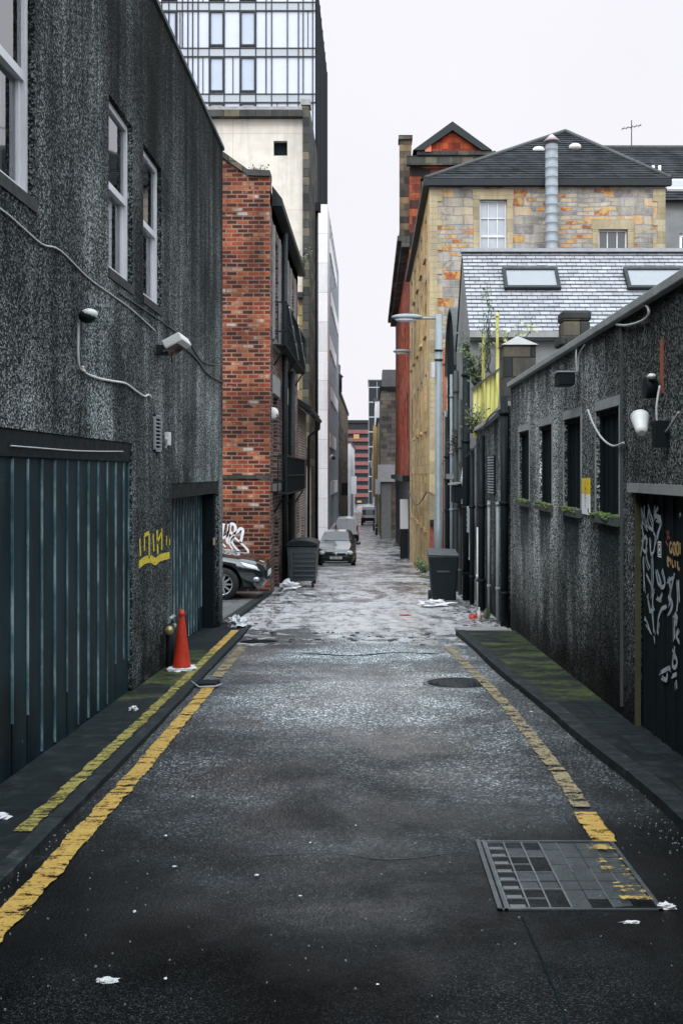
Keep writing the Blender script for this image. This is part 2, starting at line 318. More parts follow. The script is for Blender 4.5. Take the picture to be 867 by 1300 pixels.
def worn(name,c1,c2,lo,hi,scale=5):
    t=NT(name); n=t.math('ADD',t.math('MULTIPLY',t.noise(scale,(.6,3.4,1),detail=9,rough=.72),.5),t.math('MULTIPLY',t.noise(scale*2.6,(1,1,1),detail=6,rough=.8),.5))
    c=t.mix(t.noise(3,(1,6,1),detail=6),c1,c2); sp=t.ramp(t.noise(60,detail=3),[(.3,.55),(.6,1.05)]); c=t.mix(.7,c,sp,'MULTIPLY'); t.fin(c,.55); t.bump(t.noise(70),.5,.004)
    tr=t.n('ShaderNodeBsdfTransparent').outputs[0]; mk=t.ramp(n,[(lo,0),(hi,1)])
    mx=t.n('ShaderNodeMixShader',{0:mk,1:tr,2:t.b.outputs[0]}); t.t.links.new(mx.outputs[0],t.out.inputs[0]); return t.m
M['line']=worn('worn_yellow_paint',(.50,.29,.045),(.58,.38,.10),.43,.49)
M['line_pale']=worn('worn_pale_yellow_paint',(.46,.32,.10),(.22,.22,.205),.455,.52)
M['line_moss']=worn('mossy_yellow_paint',(.26,.24,.05),(.45,.36,.10),.42,.54)
def teal():
    t=NT('teal_painted_steel'); n=t.noise(1,(5,5,.6),detail=6)
    c=t.ramp(n,[(.3,(.003,.008,.011)),(.5,(.006,.022,.029)),(.75,(.014,.040,.050))])
    d=t.ramp(t.noise(1.5,detail=7),[(.35,.45),(.6,1.0)]); c=t.mix(1.0,c,d,'MULTIPLY')
    ch=t.ramp(t.noise(30,(1,1,.4),detail=6),[(.70,0),(.74,1)]); c=t.mix(ch,c,(.22,.28,.29)); return t.fin(c,.5,spec=.22)
M['teal']=teal()
def teal_edge():
    t=NT('worn_door_edge'); c=t.ramp(t.noise(1,(6,6,3),detail=6),[(.32,(.03,.07,.085)),(.5,(.11,.20,.23)),(.64,(.34,.45,.47))]); return t.fin(c,.4)
M['teal_edge']=teal_edge()
M['black']=plain('black_paint',(.007,.012,.014),.55,spec=.15)
M['void']=plain('boarded_dark',(.008,.013,.015),.85,spec=.08)
M['iron']=plain('black_iron',(.014,.019,.021),.55,spec=.25)
M['rubber']=plain('black_plastic',(.010,.015,.018),.5,spec=.25,var=.3)
M['binlid']=plain('weathered_plastic',(.055,.065,.068),.5,var=.5)
M['tyre']=plain('tyre_rubber',(.012,.014,.015),.8)
M['upvc']=plain('dull_white_paint',(.55,.56,.58),.4,var=.25,nscale=3)
M['white']=plain('white_paint',(.82,.82,.83),.45,var=.08)
M['offwhite']=plain('dirty_white_plastic',(.60,.60,.58),.5,var=.3,nscale=9)
M['curtain']=plain('net_curtain',(.82,.83,.83),.9,var=.15)
M['cable']=plain('grey_cable',(.42,.42,.42),.5)
M['cable_dark']=plain('black_cable',(.03,.034,.036),.5)
M['concrete']=plain('grey_concrete',(.24,.245,.24),.8,var=.45,nscale=5,bump=.5)
M['concrete_d']=plain('dark_concrete',(.05,.058,.058),.8,var=.5,nscale=4,bump=.5)
M['render_g']=plain('grey_render',(.17,.175,.175),.85,var=.5,nscale=1.6,bump=.3)
M['galv']=plain('galvanised_steel',(.33,.37,.39),.45,metal=.35,var=.2)
M['steel']=plain('steel_duct',(.20,.225,.245),.55,metal=.1,var=.12)
M['lampgrey']=plain('lamp_post_paint',(.20,.235,.25),.45,var=.2)
M['rust']=plain('rusty_pipe',(.25,.07,.028),.7,var=.5)
M['orange']=plain('cone_plastic',(.52,.035,.012),.5,var=.45,nscale=12)
M['paper']=plain('wet_paper',(.66,.66,.68),.6,var=.25,nscale=14)
M['red']=plain('red_plastic',(.5,.03,.03),.5)
M['moss']=plain('moss',(.085,.13,.028),.95,var=.6,nscale=16,bump=.9)
M['leaf']=plain('leaf_green',(.07,.10,.035),.6,var=.5,nscale=12)
M['leaf_y']=plain('yellow_leaf',(.30,.34,.08),.6,var=.4,nscale=12)
M['twig']=plain('dark_twig',(.03,.028,.025),.8)
M['mossboard']=None
def mb_():
    t=NT('mossy_yellow_boards'); c=t.ramp(t.noise(1,(14,14,1.2),detail=7),[(.3,(.12,.10,.02)),(.45,(.48,.45,.10)),(.6,(.62,.60,.24)),(.8,(.35,.20,.05))]); return t.fin(c,.8)
M['mossboard']=mb_()
M['slate']=None
def slate():
    t=NT('pale_wet_slate'); ri=t.n('ShaderNodeNewGeometry').outputs['Random Per Island']
    c=t.ramp(ri,[(0,(.24,.25,.27)),(.5,(.285,.295,.315)),(1,(.33,.34,.36))]); c=t.mix(.6,c,t.ramp(t.noise(6,detail=6),[(.3,.7),(.6,1.05)]),'MULTIPLY'); return t.fin(c,.55,spec=.4)
M['slate']=slate()
def pantile():
    t=NT('dark_roof_tiles'); x=t.n('ShaderNodeSeparateXYZ',{0:t.pos})
    v=t.n('ShaderNodeCombineXYZ',{0:t.math('ADD',x.outputs[0],x.outputs[1]),1:x.outputs[2]}).outputs[0]
    b=t.n('ShaderNodeTexBrick',{'Vector':v,'Color1':(.016,.020,.022),'Color2':(.036,.040,.042),'Mortar':(.055,.06,.062),'Scale':1,'Mortar Size':.012,'Mortar Smooth':.6,'Brick Width':.30,'Row Height':.16},offset=.5)
    c=t.mix(.8,b.outputs['Color'],t.ramp(t.noise(2,detail=6),[(.3,.5),(.6,1.2)]),'MULTIPLY'); t.bump(b.outputs['Fac'],.8,.03); return t.fin(c,.9,spec=.12)
M['pantile']=pantile()
def glass_thin():
    t=NT('window_glass'); fr=t.n('ShaderNodeFresnel',{'IOR':3.6}).outputs[0]; tr=t.n('ShaderNodeBsdfTransparent',{'Color':(.95,.97,.97)}).outputs[0]
    gl=t.n('ShaderNodeBsdfGlossy',{'Color':(.95,.97,1),'Roughness':.03}).outputs[0]; mx=t.n('ShaderNodeMixShader',{0:fr,1:tr,2:gl}); t.t.links.new(mx.outputs[0],t.out.inputs[0]); return t.m
M['glass']=glass_thin()
M['pane']=plain('dark_window_glass',(.02,.028,.032),.08,spec=.9,var=.4,nscale=1.5)
M['pane_pale']=plain('pale_curtained_glass',(.33,.37,.40),.12,spec=.8,var=.3,nscale=2)
M['sky_glass']=plain('roof_window_glass',(.22,.235,.25),.3,spec=.5,var=.1)
M['tower_panel']=plain('pale_glass_cladding',(.44,.48,.55),.12,spec=.8,var=.07,nscale=.6)
M['tower_glass']=plain('pale_tower_glazing',(.33,.39,.48),.08,spec=.9,var=.12,nscale=.8)
M['spandrel']=plain('grey_spandrel',(.30,.33,.36),.3,var=.08)
M['carblack']=plain('black_car_paint',(.010,.013,.016),.16,spec=.7,var=.1,coat=1.0)
M['carglass']=plain('car_glass',(.012,.018,.02),.05,spec=.9,var=.1)
M['vanwhite']=plain('white_van_paint',(.84,.84,.86),.25,var=.05,coat=.6)
M['chrome']=plain('alloy',(.62,.64,.66),.28,metal=.7,var=.1)
M['lens']=plain('headlamp_lens',(.70,.74,.76),.12,spec=.9,var=.1)
M['redlens']=plain('red_lens',(.45,.02,.02),.2)
M['amber']=plain('amber_lens',(.8,.25,.03),.2)
M['plate_w']=plain('white_plate',(.75,.75,.73),.4,var=.05)
M['plate_y']=plain('yellow_plate',(.75,.52,.03),.4,var=.05)
M['signyellow']=plain('yellow_sign',(.78,.55,.02),.4,var=.08)
M['ink']=plain('black_ink',(.01,.01,.012),.6)
M['chalk']=worn('faded_white_spray',(.50,.56,.58),(.26,.33,.36),.34,.5,9)
M['spray_w']=plain('white_spray_paint',(.80,.79,.80),.6,var=.06)
M['spray_y']=worn('yellow_spray',(.70,.52,.02),(.78,.62,.06),.40,.47,14)
M['spray_o']=worn('orange_spray',(.50,.28,.08),(.55,.42,.2),.3,.5,14)
M['spray_r']=worn('dark_red_spray',(.20,.03,.03),(.25,.05,.05),.4,.5,14)
M['pink']=plain('pink_panel',(.17,.06,.055),.7,var=.5,nscale=.6)
M['ochre']=plain('ochre_paint',(.36,.22,.08),.7,var=.2)
M['brass']=plain('old_brass',(.35,.30,.14),.4,metal=.6)
M['darkred']=plain('dark_red_paint',(.20,.018,.012),.6,var=.5)
M['grit']=plain('pale_grit',(.22,.23,.23),.8,var=.5,nscale=30)
M['earth']=plain('distant_ground',(.05,.055,.055),.9)

# ------------------------------------------------------------------ common parts
def window(root, F, r, rec=.08, fw=.05, bars=None, frame='upvc', pane='pane', sash=False, sill=None, name='window', thk=.05):
    u0,u1,v0,v1=r; mb=MB(); e=.002; d0,d1=-rec-thk,-rec
    for a in ((u0+e,u1-e,v1-fw,v1-e),(u0+e,u1-e,v0+e,v0+fw),(u0+e,u0+fw,v0+fw,v1-fw),(u1-fw,u1-e,v0+fw,v1-fw)): mb.fbox(F,*a,d0,d1)
    if bars:
        nu,nv=bars; w=.012 if fw<.06 else .018
        for i in range(1,nu): 
            u=u0+(u1-u0)*i/nu; mb.fbox(F,u-w,u+w,v0+fw,v1-fw,d0+.01,d1-.008)
        for j in range(1,nv):
            v=v0+(v1-v0)*j/nv; ww=w*(2.2 if (sash and j*2==nv) else 1); mb.fbox(F,u0+fw,u1-fw,v-ww,v+ww,d0+.008,d1-.004)
    o=mb.build(name,M[frame],root)
    g_=MB(); g_.fquad(F,u0+e,u1-e,v0+e,v1-e,d0-.004 if not bars else d0+.004); g_.build('pane',M[pane],o)
    if sill:
        s=MB(); s.fbox(F,u0-.06,u1+.06,v0-sill[0],v0,-rec,sill[1]); s.build('sill',M[sill[2]],o)
    return o
def spline(pts, k=6):
    out=[]; P=[Vector((*p,0)) if len(p)==2 else Vector(p) for p in pts]
    for i in range(len(P)-1):
        p0=P[max(i-1,0)];p1=P[i];p2=P[i+1];p3=P[min(i+2,len(P)-1)]
        for j in range(k):
            t=j/k; out.append(.5*((2*p1)+(-p0+p2)*t+(2*p0-5*p1+4*p2-p3)*t*t+(-p0+3*p1-3*p2+p3)*t**3))
    out.append(P[-1]); return out
def stroke(mb, F, pts, w, d=.004, smooth=True):
    P=spline(pts,5) if smooth and len(pts)>2 else [Vector((*p,0)) for p in pts]
    L=[]
    for i,p in enumerate(P):
        t=P[min(i+1,len(P)-1)]-P[max(i-1,0)]
        if t.length<1e-7: t=Vector((1,0,0))
        t.normalize(); nrm=Vector((-t.y,t.x,0)); L.append((p+nrm*w/2,p-nrm*w/2))
    for (a,b),(c,e) in zip(L,L[1:]): mb.face([F.p(a.x,a.y,d),F.p(b.x,b.y,d),F.p(e.x,e.y,d),F.p(c.x,c.y,d)])
def text_mb(mb, txt, F, u, v, size, d, flip=1, sx=1.0):
    cu=bpy.data.curves.new('lettering','FONT'); cu.body=txt; cu.size=size; cu.resolution_u=3
    ob=bpy.data.objects.new('lettering',cu); COL.objects.link(ob); dg=bpy.context.evaluated_depsgraph_get()
    me=bpy.data.meshes.new_from_object(ob.evaluated_get(dg)); 
    xs=[q.co.x for q in me.vertices]; w=max(xs)-min(xs) if xs else 0; x0=min(xs) if xs else 0
    for p in me.polygons: mb.face([F.p(u+flip*(me.vertices[i].co.x-x0-w/2)*sx, v+me.vertices[i].co.y, d) for i in p.vertices])
    bpy.data.objects.remove(ob); bpy.data.curves.remove(cu); bpy.data.meshes.remove(me)
def wpt(px,py,X): return on_x(px,py,X)

# ------------------------------------------------------------------ GROUND
ys=[-60,-30,-12,-6,0,3,6,9,12,15,18,22,24,28,34,40,46,53,60,70,78,100,124,180,250,420,2500]
m=MB()
xs=[-1500,-100,-20,-6,0,6,20,100,1500]
for a,b in zip(ys,ys[1:]):
    for c,d in zip(xs,xs[1:]): m.face([(c,a,g(a)-.06),(d,a,g(a)-.06),(d,b,g(b)-.06),(c,b,g(b)-.06)])
tag(m.build('ground',M['earth'],recalc=False),kind='structure')
KR=[(-12,1.85),(0,1.75),(6.2,1.61),(7.3,1.52),(8.8,1.45),(10.4,1.34),(14.2,1.18)]
KL=[(-12,-1.62),(5,-1.62),(8,-1.64),(12,-1.70),(15,-1.74)]
rows=[-12+i*.5 for i in range(0,65)]+[21+i for i in range(0,30)]+[51+i*4 for i in range(0,60)]+[292+i*30 for i in range(1,5)]
m=MB()
def bumpz(x,y):
    a=.0 if y<12 else min(1,(y-12)/2)
    d=max(abs(x-.87)-.38,abs(y-4.72)-.5,0)/.4; d=min(1,d)
    return d*.016*mnoise.noise(Vector((x*.8,y*.6,0)))*1 + a*.03*mnoise.noise(Vector((x*1.5,y*1.2,5)))
nx=16; grid=[]
for y in rows:
    x0,x1=(-2.6,2.6) if y<62 else (-3.0,2.6)
    grid.append([Vector((x0+(x1-x0)*i/nx,y,g(y)+bumpz(x0+(x1-x0)*i/nx,y))) for i in range(nx+1)])
for r0,r1 in zip(grid,grid[1:]):
    for i in range(nx): m.face([r0[i],r0[i+1],r1[i+1],r1[i]],True)
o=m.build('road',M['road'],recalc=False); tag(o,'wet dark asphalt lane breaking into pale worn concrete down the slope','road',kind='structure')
def strip(name,mat,left,right,y0,y1,h,n=60,skirt=.12,cat='pavement',label=None,step=None):
    m=MB(); P=[]
    for i in range(n+1):
        y=y0+(y1-y0)*i/n; P.append((left(y),right(y),y,g(y)+h))
    for a,b in zip(P,P[1:]):
        m.face([(a[0],a[2],a[3]),(a[1],a[2],a[3]),(b[1],b[2],b[3]),(b[0],b[2],b[3])])
        if skirt:
            m.face([(a[0],a[2],a[3]),(b[0],b[2],b[3]),(b[0],b[2],b[3]-skirt),(a[0],a[2],a[3]-skirt)])
            m.face([(a[1],a[2],a[3]),(b[1],b[2],b[3]),(b[1],b[2],b[3]-skirt),(a[1],a[2],a[3]-skirt)])
    if skirt:
        for a in (P[0],P[-1]): m.face([(a[0],a[2],a[3]),(a[1],a[2],a[3]),(a[1],a[2],a[3]-skirt),(a[0],a[2],a[3]-skirt)])
    return tag(m.build(name,mat,recalc=False),label,cat if label else None,kind='structure')
kr=lambda y: lerp_tab(KR,y)+.008*mnoise.noise(Vector((y*2,0,0)))
kl=lambda y: lerp_tab(KL,y)+.008*mnoise.noise(Vector((y*2,4,0)))
strip('kerb_right',M['kerb'],kr,lambda y:kr(y)+.13,-12,14.2,.060,80)
strip('pavement_right',M['pave_r'],lambda y:kr(y)+.133,lambda y:2.1,-12,14.15,.055,60)
strip('kerb_left',M['kerb'],lambda y:kl(y)-.09,kl,-12,15.05,.042,80)
strip('pavement_left',M['pave_l'],lambda y:-2.5,lambda y:kl(y)-.093,-12,15.1,.037,60)
strip('yard_paving',M['paver'],lambda y:-9.0,lambda y:-2.26,15.16,21.98,.05,20)
strip('yard_kerb',M['kerb'],lambda y:-2.257,lambda y:-2.10,15.16,21.98,.062,20)
strip('back_court',M['paver'],lambda y:2.62,lambda y:12,26.4,33.7,.03,10)
# painted lines
LR=[(5.0,1.17),(6.5,1.20),(8.5,1.18),(9.9,1.13),(11.5,1.04),(12.7,.965)]
def line(name,mat,cx,w,y0,y1,h,label):
    n=int((y1-y0)*34); m=MB(); P=[]
    for i in range(n+1):
        y=y0+(y1-y0)*i/n; j=.014*mnoise.noise(Vector((y*6,w*50,1)))+.012*mnoise.noise(Vector((y*23,w*50,3))); k=.014*mnoise.noise(Vector((y*6,w*50,9)))+.012*mnoise.noise(Vector((y*23,w*50,6)))
        P.append((cx(y)-w/2+j,cx(y)+w/2+k,y))
    for a,b in zip(P,P[1:]): m.face([(a[0],a[2],g(a[2])+h+bumpz(a[0],a[2])*(h<.03)),(a[1],a[2],g(a[2])+h+bumpz(a[1],a[2])*(h<.03)),(b[1],b[2],g(b[2])+h+bumpz(b[1],b[2])*(h<.03)),(b[0],b[2],g(b[2])+h+bumpz(b[0],b[2])*(h<.03))])
    return tag(m.build(name,mat,recalc=False),label,'road marking',kind='structure')
line('road_marking_left',M['line'],lambda y: lerp_tab([(0,-1.47),(6,-1.48),(9,-1.52),(12.6,-1.60)],y),.115,-3,10.0,.010,'thick worn yellow line along the left gutter')
line('road_marking_left_end',M['line_pale'],lambda y: lerp_tab([(0,-1.47),(6,-1.48),(9,-1.52),(12.6,-1.60)],y),.115,10.35,12.9,.010,'faded far end of the yellow line by the left kerb')
line('road_marking_pavement',M['line_moss'],lambda y: kl(y)-.145,.085,5.2,12.2,.046,'mossy faded yellow line on the left pavement edge')
line('road_marking_pavement_end',M['line'],lambda y: kl(y)-.15,.10,12.1,14.3,.046,'short yellow line at the corner of the left pavement')
line('road_marking_right',M['line_pale'],lambda y: lerp_tab(LR,y),.105,5.75,12.7,.010,'pale worn yellow line curving along the right gutter')
line('road_marking_right_end',M['line'],lambda y: lerp_tab(LR,y),.125,5.15,5.65,.010,'yellow line stub just beyond the metal cover')

M['line_trace']=worn('traces_of_yellow_paint',(.55,.36,.06),(.60,.42,.12),.53,.56)
line('road_marking_trace',M['line_trace'],lambda y: 1.13+.0*y,.13,4.35,5.08,.018,'last traces of yellow paint across the right edge of the metal cover')
# ------------------------------------------------------------------ LEFT BUILDING
A=thing('pebbledash_garage_building','tall dark pebbledash building on the left with teal garage doors and sash windows','building',(-2.18,8,g(8)))
FL=FX(-2.18,1)
w1=(5.72,6.66,3.42,4.95); w2=(8.55,9.40,3.36,4.82); w3=(9.85,10.70,3.36,4.82)
g1=(4.6,9.38,-1,1.92); g2=(11.25,14.76,-1,1.53)
m=MB(); panel(m,FL,-12,15.15,-1.5,6.42,[w1,w2,w3],.12)
m=MB()
# wall with deep garage openings: window openings shallow, door openings deeper
panel(m,FL,-12,15.15,-1.5,6.42,[w1,w2,w3,g1,g2],0)
def reveal(m,F,r,d):
    a,b,c,e=r
    for q in (((a,c),(a,e)),((b,c),(b,e)),((a,c),(b,c)),((a,e),(b,e))):
        (p,q1),(p2,q2)=q; m.face([F.p(p,q1,0),F.p(p2,q2,0),F.p(p2,q2,-d),F.p(p,q1,-d)])
for r in (w1,w2,w3): reveal(m,FL,r,.14)
reveal(m,FL,g1,.07); reveal(m,FL,g2,.24)
m.face([(-2.18,15.15,-1.5),(-9,15.15,-1.5),(-9,15.15,6.42),(-2.18,15.15,6.42)])
m.face([(-2.18,-12,-1.5),(-9,-12,-1.5),(-9,-12,6.42),(-2.18,-12,6.42)]); m.face([(-9,-12,-1.5),(-9,15.15,-1.5),(-9,15.15,6.42),(-9,-12,6.42)])
m.build('wall',M['dash_left'],A)
m=MB(); m.box(-9.02,-2.155,-12,15.18,6.42,6.47); m.build('roof',M['concrete_d'],A)
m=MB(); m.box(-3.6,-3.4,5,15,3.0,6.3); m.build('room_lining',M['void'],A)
for k,r in enumerate((w1,w2,w3)):
    u0,u1,v0,v1=r; mid=(v0+v1)/2+.02
    m=MB(); fw=.055
    for a in ((u0+.002,u1-.002,v1-fw,v1-.002),(u0+.002,u1-.002,v0+.002,v0+fw),(u0+.002,u0+fw,v0+fw,v1-fw),(u1-fw,u1-.002,v0+fw,v1-fw)): m.fbox(FL,*a,-.11,-.045)
    m.fbox(FL,u0+fw,u1-fw,mid-.03,mid+.03,-.105,-.05)
    for a in ((u0+fw,u0+fw+.03,v0+fw,mid-.03),(u1-fw-.03,u1-fw,v0+fw,mid-.03)): m.fbox(FL,*a,-.12,-.075)
    wo=m.build('window',M['upvc'],A)
    p=MB(); p.fquad(FL,u0+fw,u1-fw,mid,v1-fw,-.07); p.fquad(FL,u0+fw,u1-fw,v0+fw,mid,-.095); p.build('pane',M['glass'],wo,recalc=False)
    c=MB()
    for s0,s1 in ((u0+.06,u0+.30),(u1-.34,u1-.06)):
        n=10; pr=None
        for i in range(n+1):
            u=s0+(s1-s0)*i/n; d=-.19+.02*math.sin(i*2.4)
            if pr: c.face([FL.p(pr[0],v0+.02,pr[1]),FL.p(u,v0+.02,d),FL.p(u,mid+(.1 if k else .0),d),FL.p(pr[0],mid+(.1 if k else 0),pr[1])])
            pr=(u,d)
    c.build('curtain',M['curtain'],wo,recalc=False)
    s=MB(); s.fbox(FL,u0-.02,u1+.03,v0-.08,v0-.001,-.10,.012); s.build('sill',M['iron'],wo)
def garage(r,dep,y0,pitch):
    d=MB(); e=MB(); u0,u1,v0,v1=r; y=y0; hdr=.17
    random.seed(3)
    while y<u1-.01:
        b=min(y+pitch,u1-.004); jit=random.uniform(-.012,.012)
        d.fbox(FL,y+.012,b-.012,-1.2,v1-hdr,-dep-.05,-dep+.012+jit*.3)
        # folded seam between two sheets: narrow raised rib, worn bright along the fold
        e.fbox(FL,b-.007,b+.001,g(b)+.06+random.choice([0,0,0,.3]),v1-hdr-.01,-dep,-dep+.024)
        y=b
    d.fbox(FL,u0+.004,u1-.004,-1.2,v1-hdr,-dep-.07,-dep-.04)
    o=d.build('garage_door',M['teal'],A); e.build('seam',M['teal_edge'],o)
    h=MB(); h.fbox(FL,u0+.004,u1-.004,v1-hdr,v1-.004,-dep-.06,-.012); h.build('lintel',M['black'],A)
    return o
garage(g1,.045,4.62,.285); garage(g2,.22,11.27,.20)
j=MB(); j.fbox(FL,g2[1]-.14,g2[1]-.003,-1.2,g2[3]-.01,-.20,-.05); j.build('door_jamb',M['black'],A)
j=MB(); j.fbox(FL,14.50,14.66,.62,.72,-.045,-.035); j.build('small_plate',plain('plate_ochre',(.26,.23,.13),.6),A)
# graffiti
gm=MB()
G=lambda L:[wpt(x,y,-2.18) for x,y in L]
for L,w in (([(177,684),(178,706)],.05),([(183,680),(183,699)],.05),([(189,677),(189,709)],.055),([(183,680),(189,676)],.04),([(194,678),(195,700)],.05),([(199,673),(200,703)],.07),([(205,671),(205,698)],.06),([(199,690),(205,675)],.04),([(211,680),(211,692)],.05),([(215,684),(215,692)],.05),
            ([(176,717),(184,711),(192,710),(197,713),(203,708),(215,705)],.075)): stroke(gm,FL,G(L),w,.006)
gm.build('graffiti',M['spray_y'],A,recalc=False)
# wires on the left wall belong to the building's services
def wall_path(pts,X,off): 
    return [(X+off,)+on_x(px,py,X) for px,py in pts]
def smooth3(P,k=5): return [tuple(q) for q in spline([Vector(p) for p in P],k)]
def cable(name,label,pts,X,off,r,mat,cat='cable'):
    m=MB(); m.tube(smooth3(wall_path(pts,X,off)),r,6); return tag(m.build(name,M[mat],loc=(0,0,0)),label,cat)
cable('wall_cable','thin grey cable sagging down the left wall below the sash windows',[(-60,228),(0,266),(25,287),(52,310),(75,318),(110,352),(140,374),(165,392),(196,420)],-2.18,.010,.007,'cable')
cable('wall_cable','black double cable running from the white floodlight to the corner of the left wall',[(232,440),(248,455),(262,474),(282,486)],-2.18,.012,.014,'cable_dark')
cable('wall_cable','thin black cable looping behind the white floodlight to the wall corner',[(150,372),(190,398),(218,418),(238,432),(255,458),(272,463)],-2.18,.010,.008,'cable_dark')
t=thing('wall_sensor','small round grey sensor with a white conduit drop on the left wall','sensor',(-2.1,*on_x(101,402,-2.15)))
y,z=on_x(101,402,-2.15)
m=MB(); m.ell((-2.09,y,z),(.065,.07,.05)); m.build('sensor_head',M['black'],t)
m=MB(); m.ell((-2.075,y,z+.02),(.062,.066,.04)); m.build('cover',M['offwhite'],t)
m=MB(); m.tube(smooth3(wall_path([(97,410),(96,440),(97,462),(100,469),(105,472)],-2.18,.02)),.010,6); m.build('conduit',M['cable'],t)
cable('conduit','white bent conduit hanging across the left wall above the garage door',[(103,465),(106,473),(122,480),(142,484),(158,487),(172,497),(182,503),(187,501),(190,504)],-2.18,.015,.010,'offwhite','conduit')
cable('wall_cable','thin pale wire stretched across the top of the large teal garage door',[(12,566),(50,569),(90,572),(120,573),(155,573)],-2.19,.012,.005,'cable')
# floodlight
y,z=on_x(210,436,-2.1)
t=thing('floodlight','white rectangular floodlight on a bracket on the left wall','floodlight',(-2.1,y,z))
rot=Matrix.Rotation(R(-8),3,'X')
def rbox(m,c,h,rot):
    m.hexa([Vector(c)+rot@Vector((sx*h[0],sy*h[1],sz*h[2])) for sx,sy,sz in ((-1,-1,-1),(1,-1,-1),(1,1,-1),(-1,1,-1),(-1,-1,1),(1,-1,1),(1,1,1),(-1,1,1))])
rt=Matrix.Rotation(R(-28),3,'Y')
m=MB(); rbox(m,(-1.98,y,z),(.10,.26,.045),rt); m.build('housing',M['offwhite'],t,bevel=.012)
m=MB(); rbox(m,(-2.01,y,z-.055),(.085,.24,.012),rt); m.build('lamp_glass',M['pane'],t)
m=MB(); m.box(-2.18,-2.06,y-.06,y+.06,z-.12,z-.02); m.tube([(-2.02,y-.05,z-.1),(-2.02,y-.05,z-.2)],.008,6); m.build('bracket',M['iron'],t)
# vent, box
y0,z0=on_x(195,573,-2.18); y1,z1=on_x(203,528,-2.18)
t=thing('wall_vent','pale louvred air vent on the left wall between the garages','vent',(-2.17,y0,z0))
m=MB(); F=FL
for a in ((y0,y1,z0,z0+.02),(y0,y1,z1-.02,z1),(y0,y0+.03,z0,z1),(y1-.03,y1,z0,z1)): m.fbox(F,*a,.001,.022)
m.build('frame',M['galv'],t); m=MB(); m.fbox(F,y0+.03,y1-.03,z0+.02,z1-.02,.001,.004); m.build('backing',M['void'],t)
m=MB(); n=9
for i in range(n): 
    zz=z0+.03+(z1-z0-.06)*i/(n-1); m.fbox(F,y0+.03,y1-.03,zz-.006,zz+.008,.005,.018)
m.build('slats',M['galv'],t)
y,z=on_x(214,557,-2.15); t=thing('junction_box','small white junction box beside the vent on the left wall','box',(-2.15,y,z))
m=MB(); m.fbox(FL,y-.06,y+.06,z-.07,z+.07,0.001,.05); m.build('box_body',M['offwhite'],t,bevel=.006); m=MB(); m.tube(smooth3([(-2.15,y-.18,z-.03),(-2.13,y-.2,z+.0),(-2.15,y-.12,z-.05),(-2.16,y-.1,z-.1)]),.012,6); m.build('pipe_stub',M['offwhite'],t)
# dry riser pipe + valve
y,_=on_x(206,800,-2.1); t=thing('valve_pipe','short grey pipe with a brass valve on the left wall by the cone','pipe',(-2.12,10.85,g(10.85)))
y=10.75; zb=g(y)
m=MB(); m.tube([(-2.10,y,zb),(-2.10,y,zb+.50)],.045,12); m.tube([(-2.10,y+.16,zb),(-2.10,y+.16,zb+.52)],.018,8); m.build('pipe',M['iron'],t)
m=MB(); m.tube([(-2.10,y-.12,zb+.46),(-2.10,y+.22,zb+.46)],.03,10); m.tube([(-2.10,y-.02,zb+.56),(-2.10,y+.22,zb+.56)],.02,10); m.build('crosspiece',M['galv'],t)
m=MB(); m.ell((-2.08,y-.14,zb+.46),(.05,.045,.05)); m.build('valve',M['brass'],t)

# ------------------------------------------------------------------ TRAFFIC CONE
cx,cy=-1.965,10.68; cz=g(cy)+.037
t=thing('traffic_cone','faded orange traffic cone standing on the left pavement between the garages','cone',(cx,cy,cz))
m=MB(); m.lathe([(.098,.03),(.09,.06),(.073,.20),(.056,.34),(.041,.47),(.030,.55),(.029,.565),(.034,.57),(.034,.60),(.027,.605),(.025,.625)],28,(cx,cy,cz)); c=m.build('cone_body',M['orange'],t)
m=MB(); 
for i in range(22):
    a=2*math.pi*i/22; r=.13+.02*math.sin(i*2.1); m.ell((cx+math.cos(a)*r*.85,cy+math.sin(a)*r*.8,cz+.016+.008*math.sin(i*3)),(.04,.04,.014),7,5,.8,i)
m.box(cx-.12,cx+.12,cy-.12,cy+.12,cz+.001,cz+.032); m.build('base',M['paper'],t)

# ------------------------------------------------------------------ RIGHT SHED
B=thing('pebbledash_shed','low dark pebbledash shed on the right with four blocked windows and a graffitied door','building',(2.0,9,g(9)))
FRr=FX(2.0,-1)
wr=[(12.88,13.76,1.295,2.19),(11.27,12.13,1.295,2.19),(9.72,10.57,1.295,2.19),(8.22,9.07,1.295,2.19)]
dr=(4.9,7.78,-1,1.50)
m=MB(); panel(m,FRr,-12,14.62,-1.5,2.86,wr+[dr],0)
for r in wr: reveal(m,FRr,r,.07)
reveal(m,FRr,dr,.10)
m.face([(2,14.62,-1.5),(9,14.62,-1.5),(9,14.62,2.86),(2,14.62,2.86)]); m.face([(2,-12,-1.5),(9,-12,-1.5),(9,-12,2.86),(2,-12,2.86)]); m.face([(9,-12,-1.5),(9,14.62,-1.5),(9,14.62,2.86),(9,-12,2.86)])
m.build('wall',M['dash_right'],B)
m=MB(); m.box(2.25,9,-12,14.6,2.80,2.862); m.build('roof',M['concrete_d'],B)
m=MB()
yy=-12
while yy<14.6:
    y2=min(yy+1.9,14.66); m.box(1.945,2.24,yy+.006,y2-.004,2.862,2.93); yy=y2
m.build('coping',M['concrete'],B,bevel=.008)
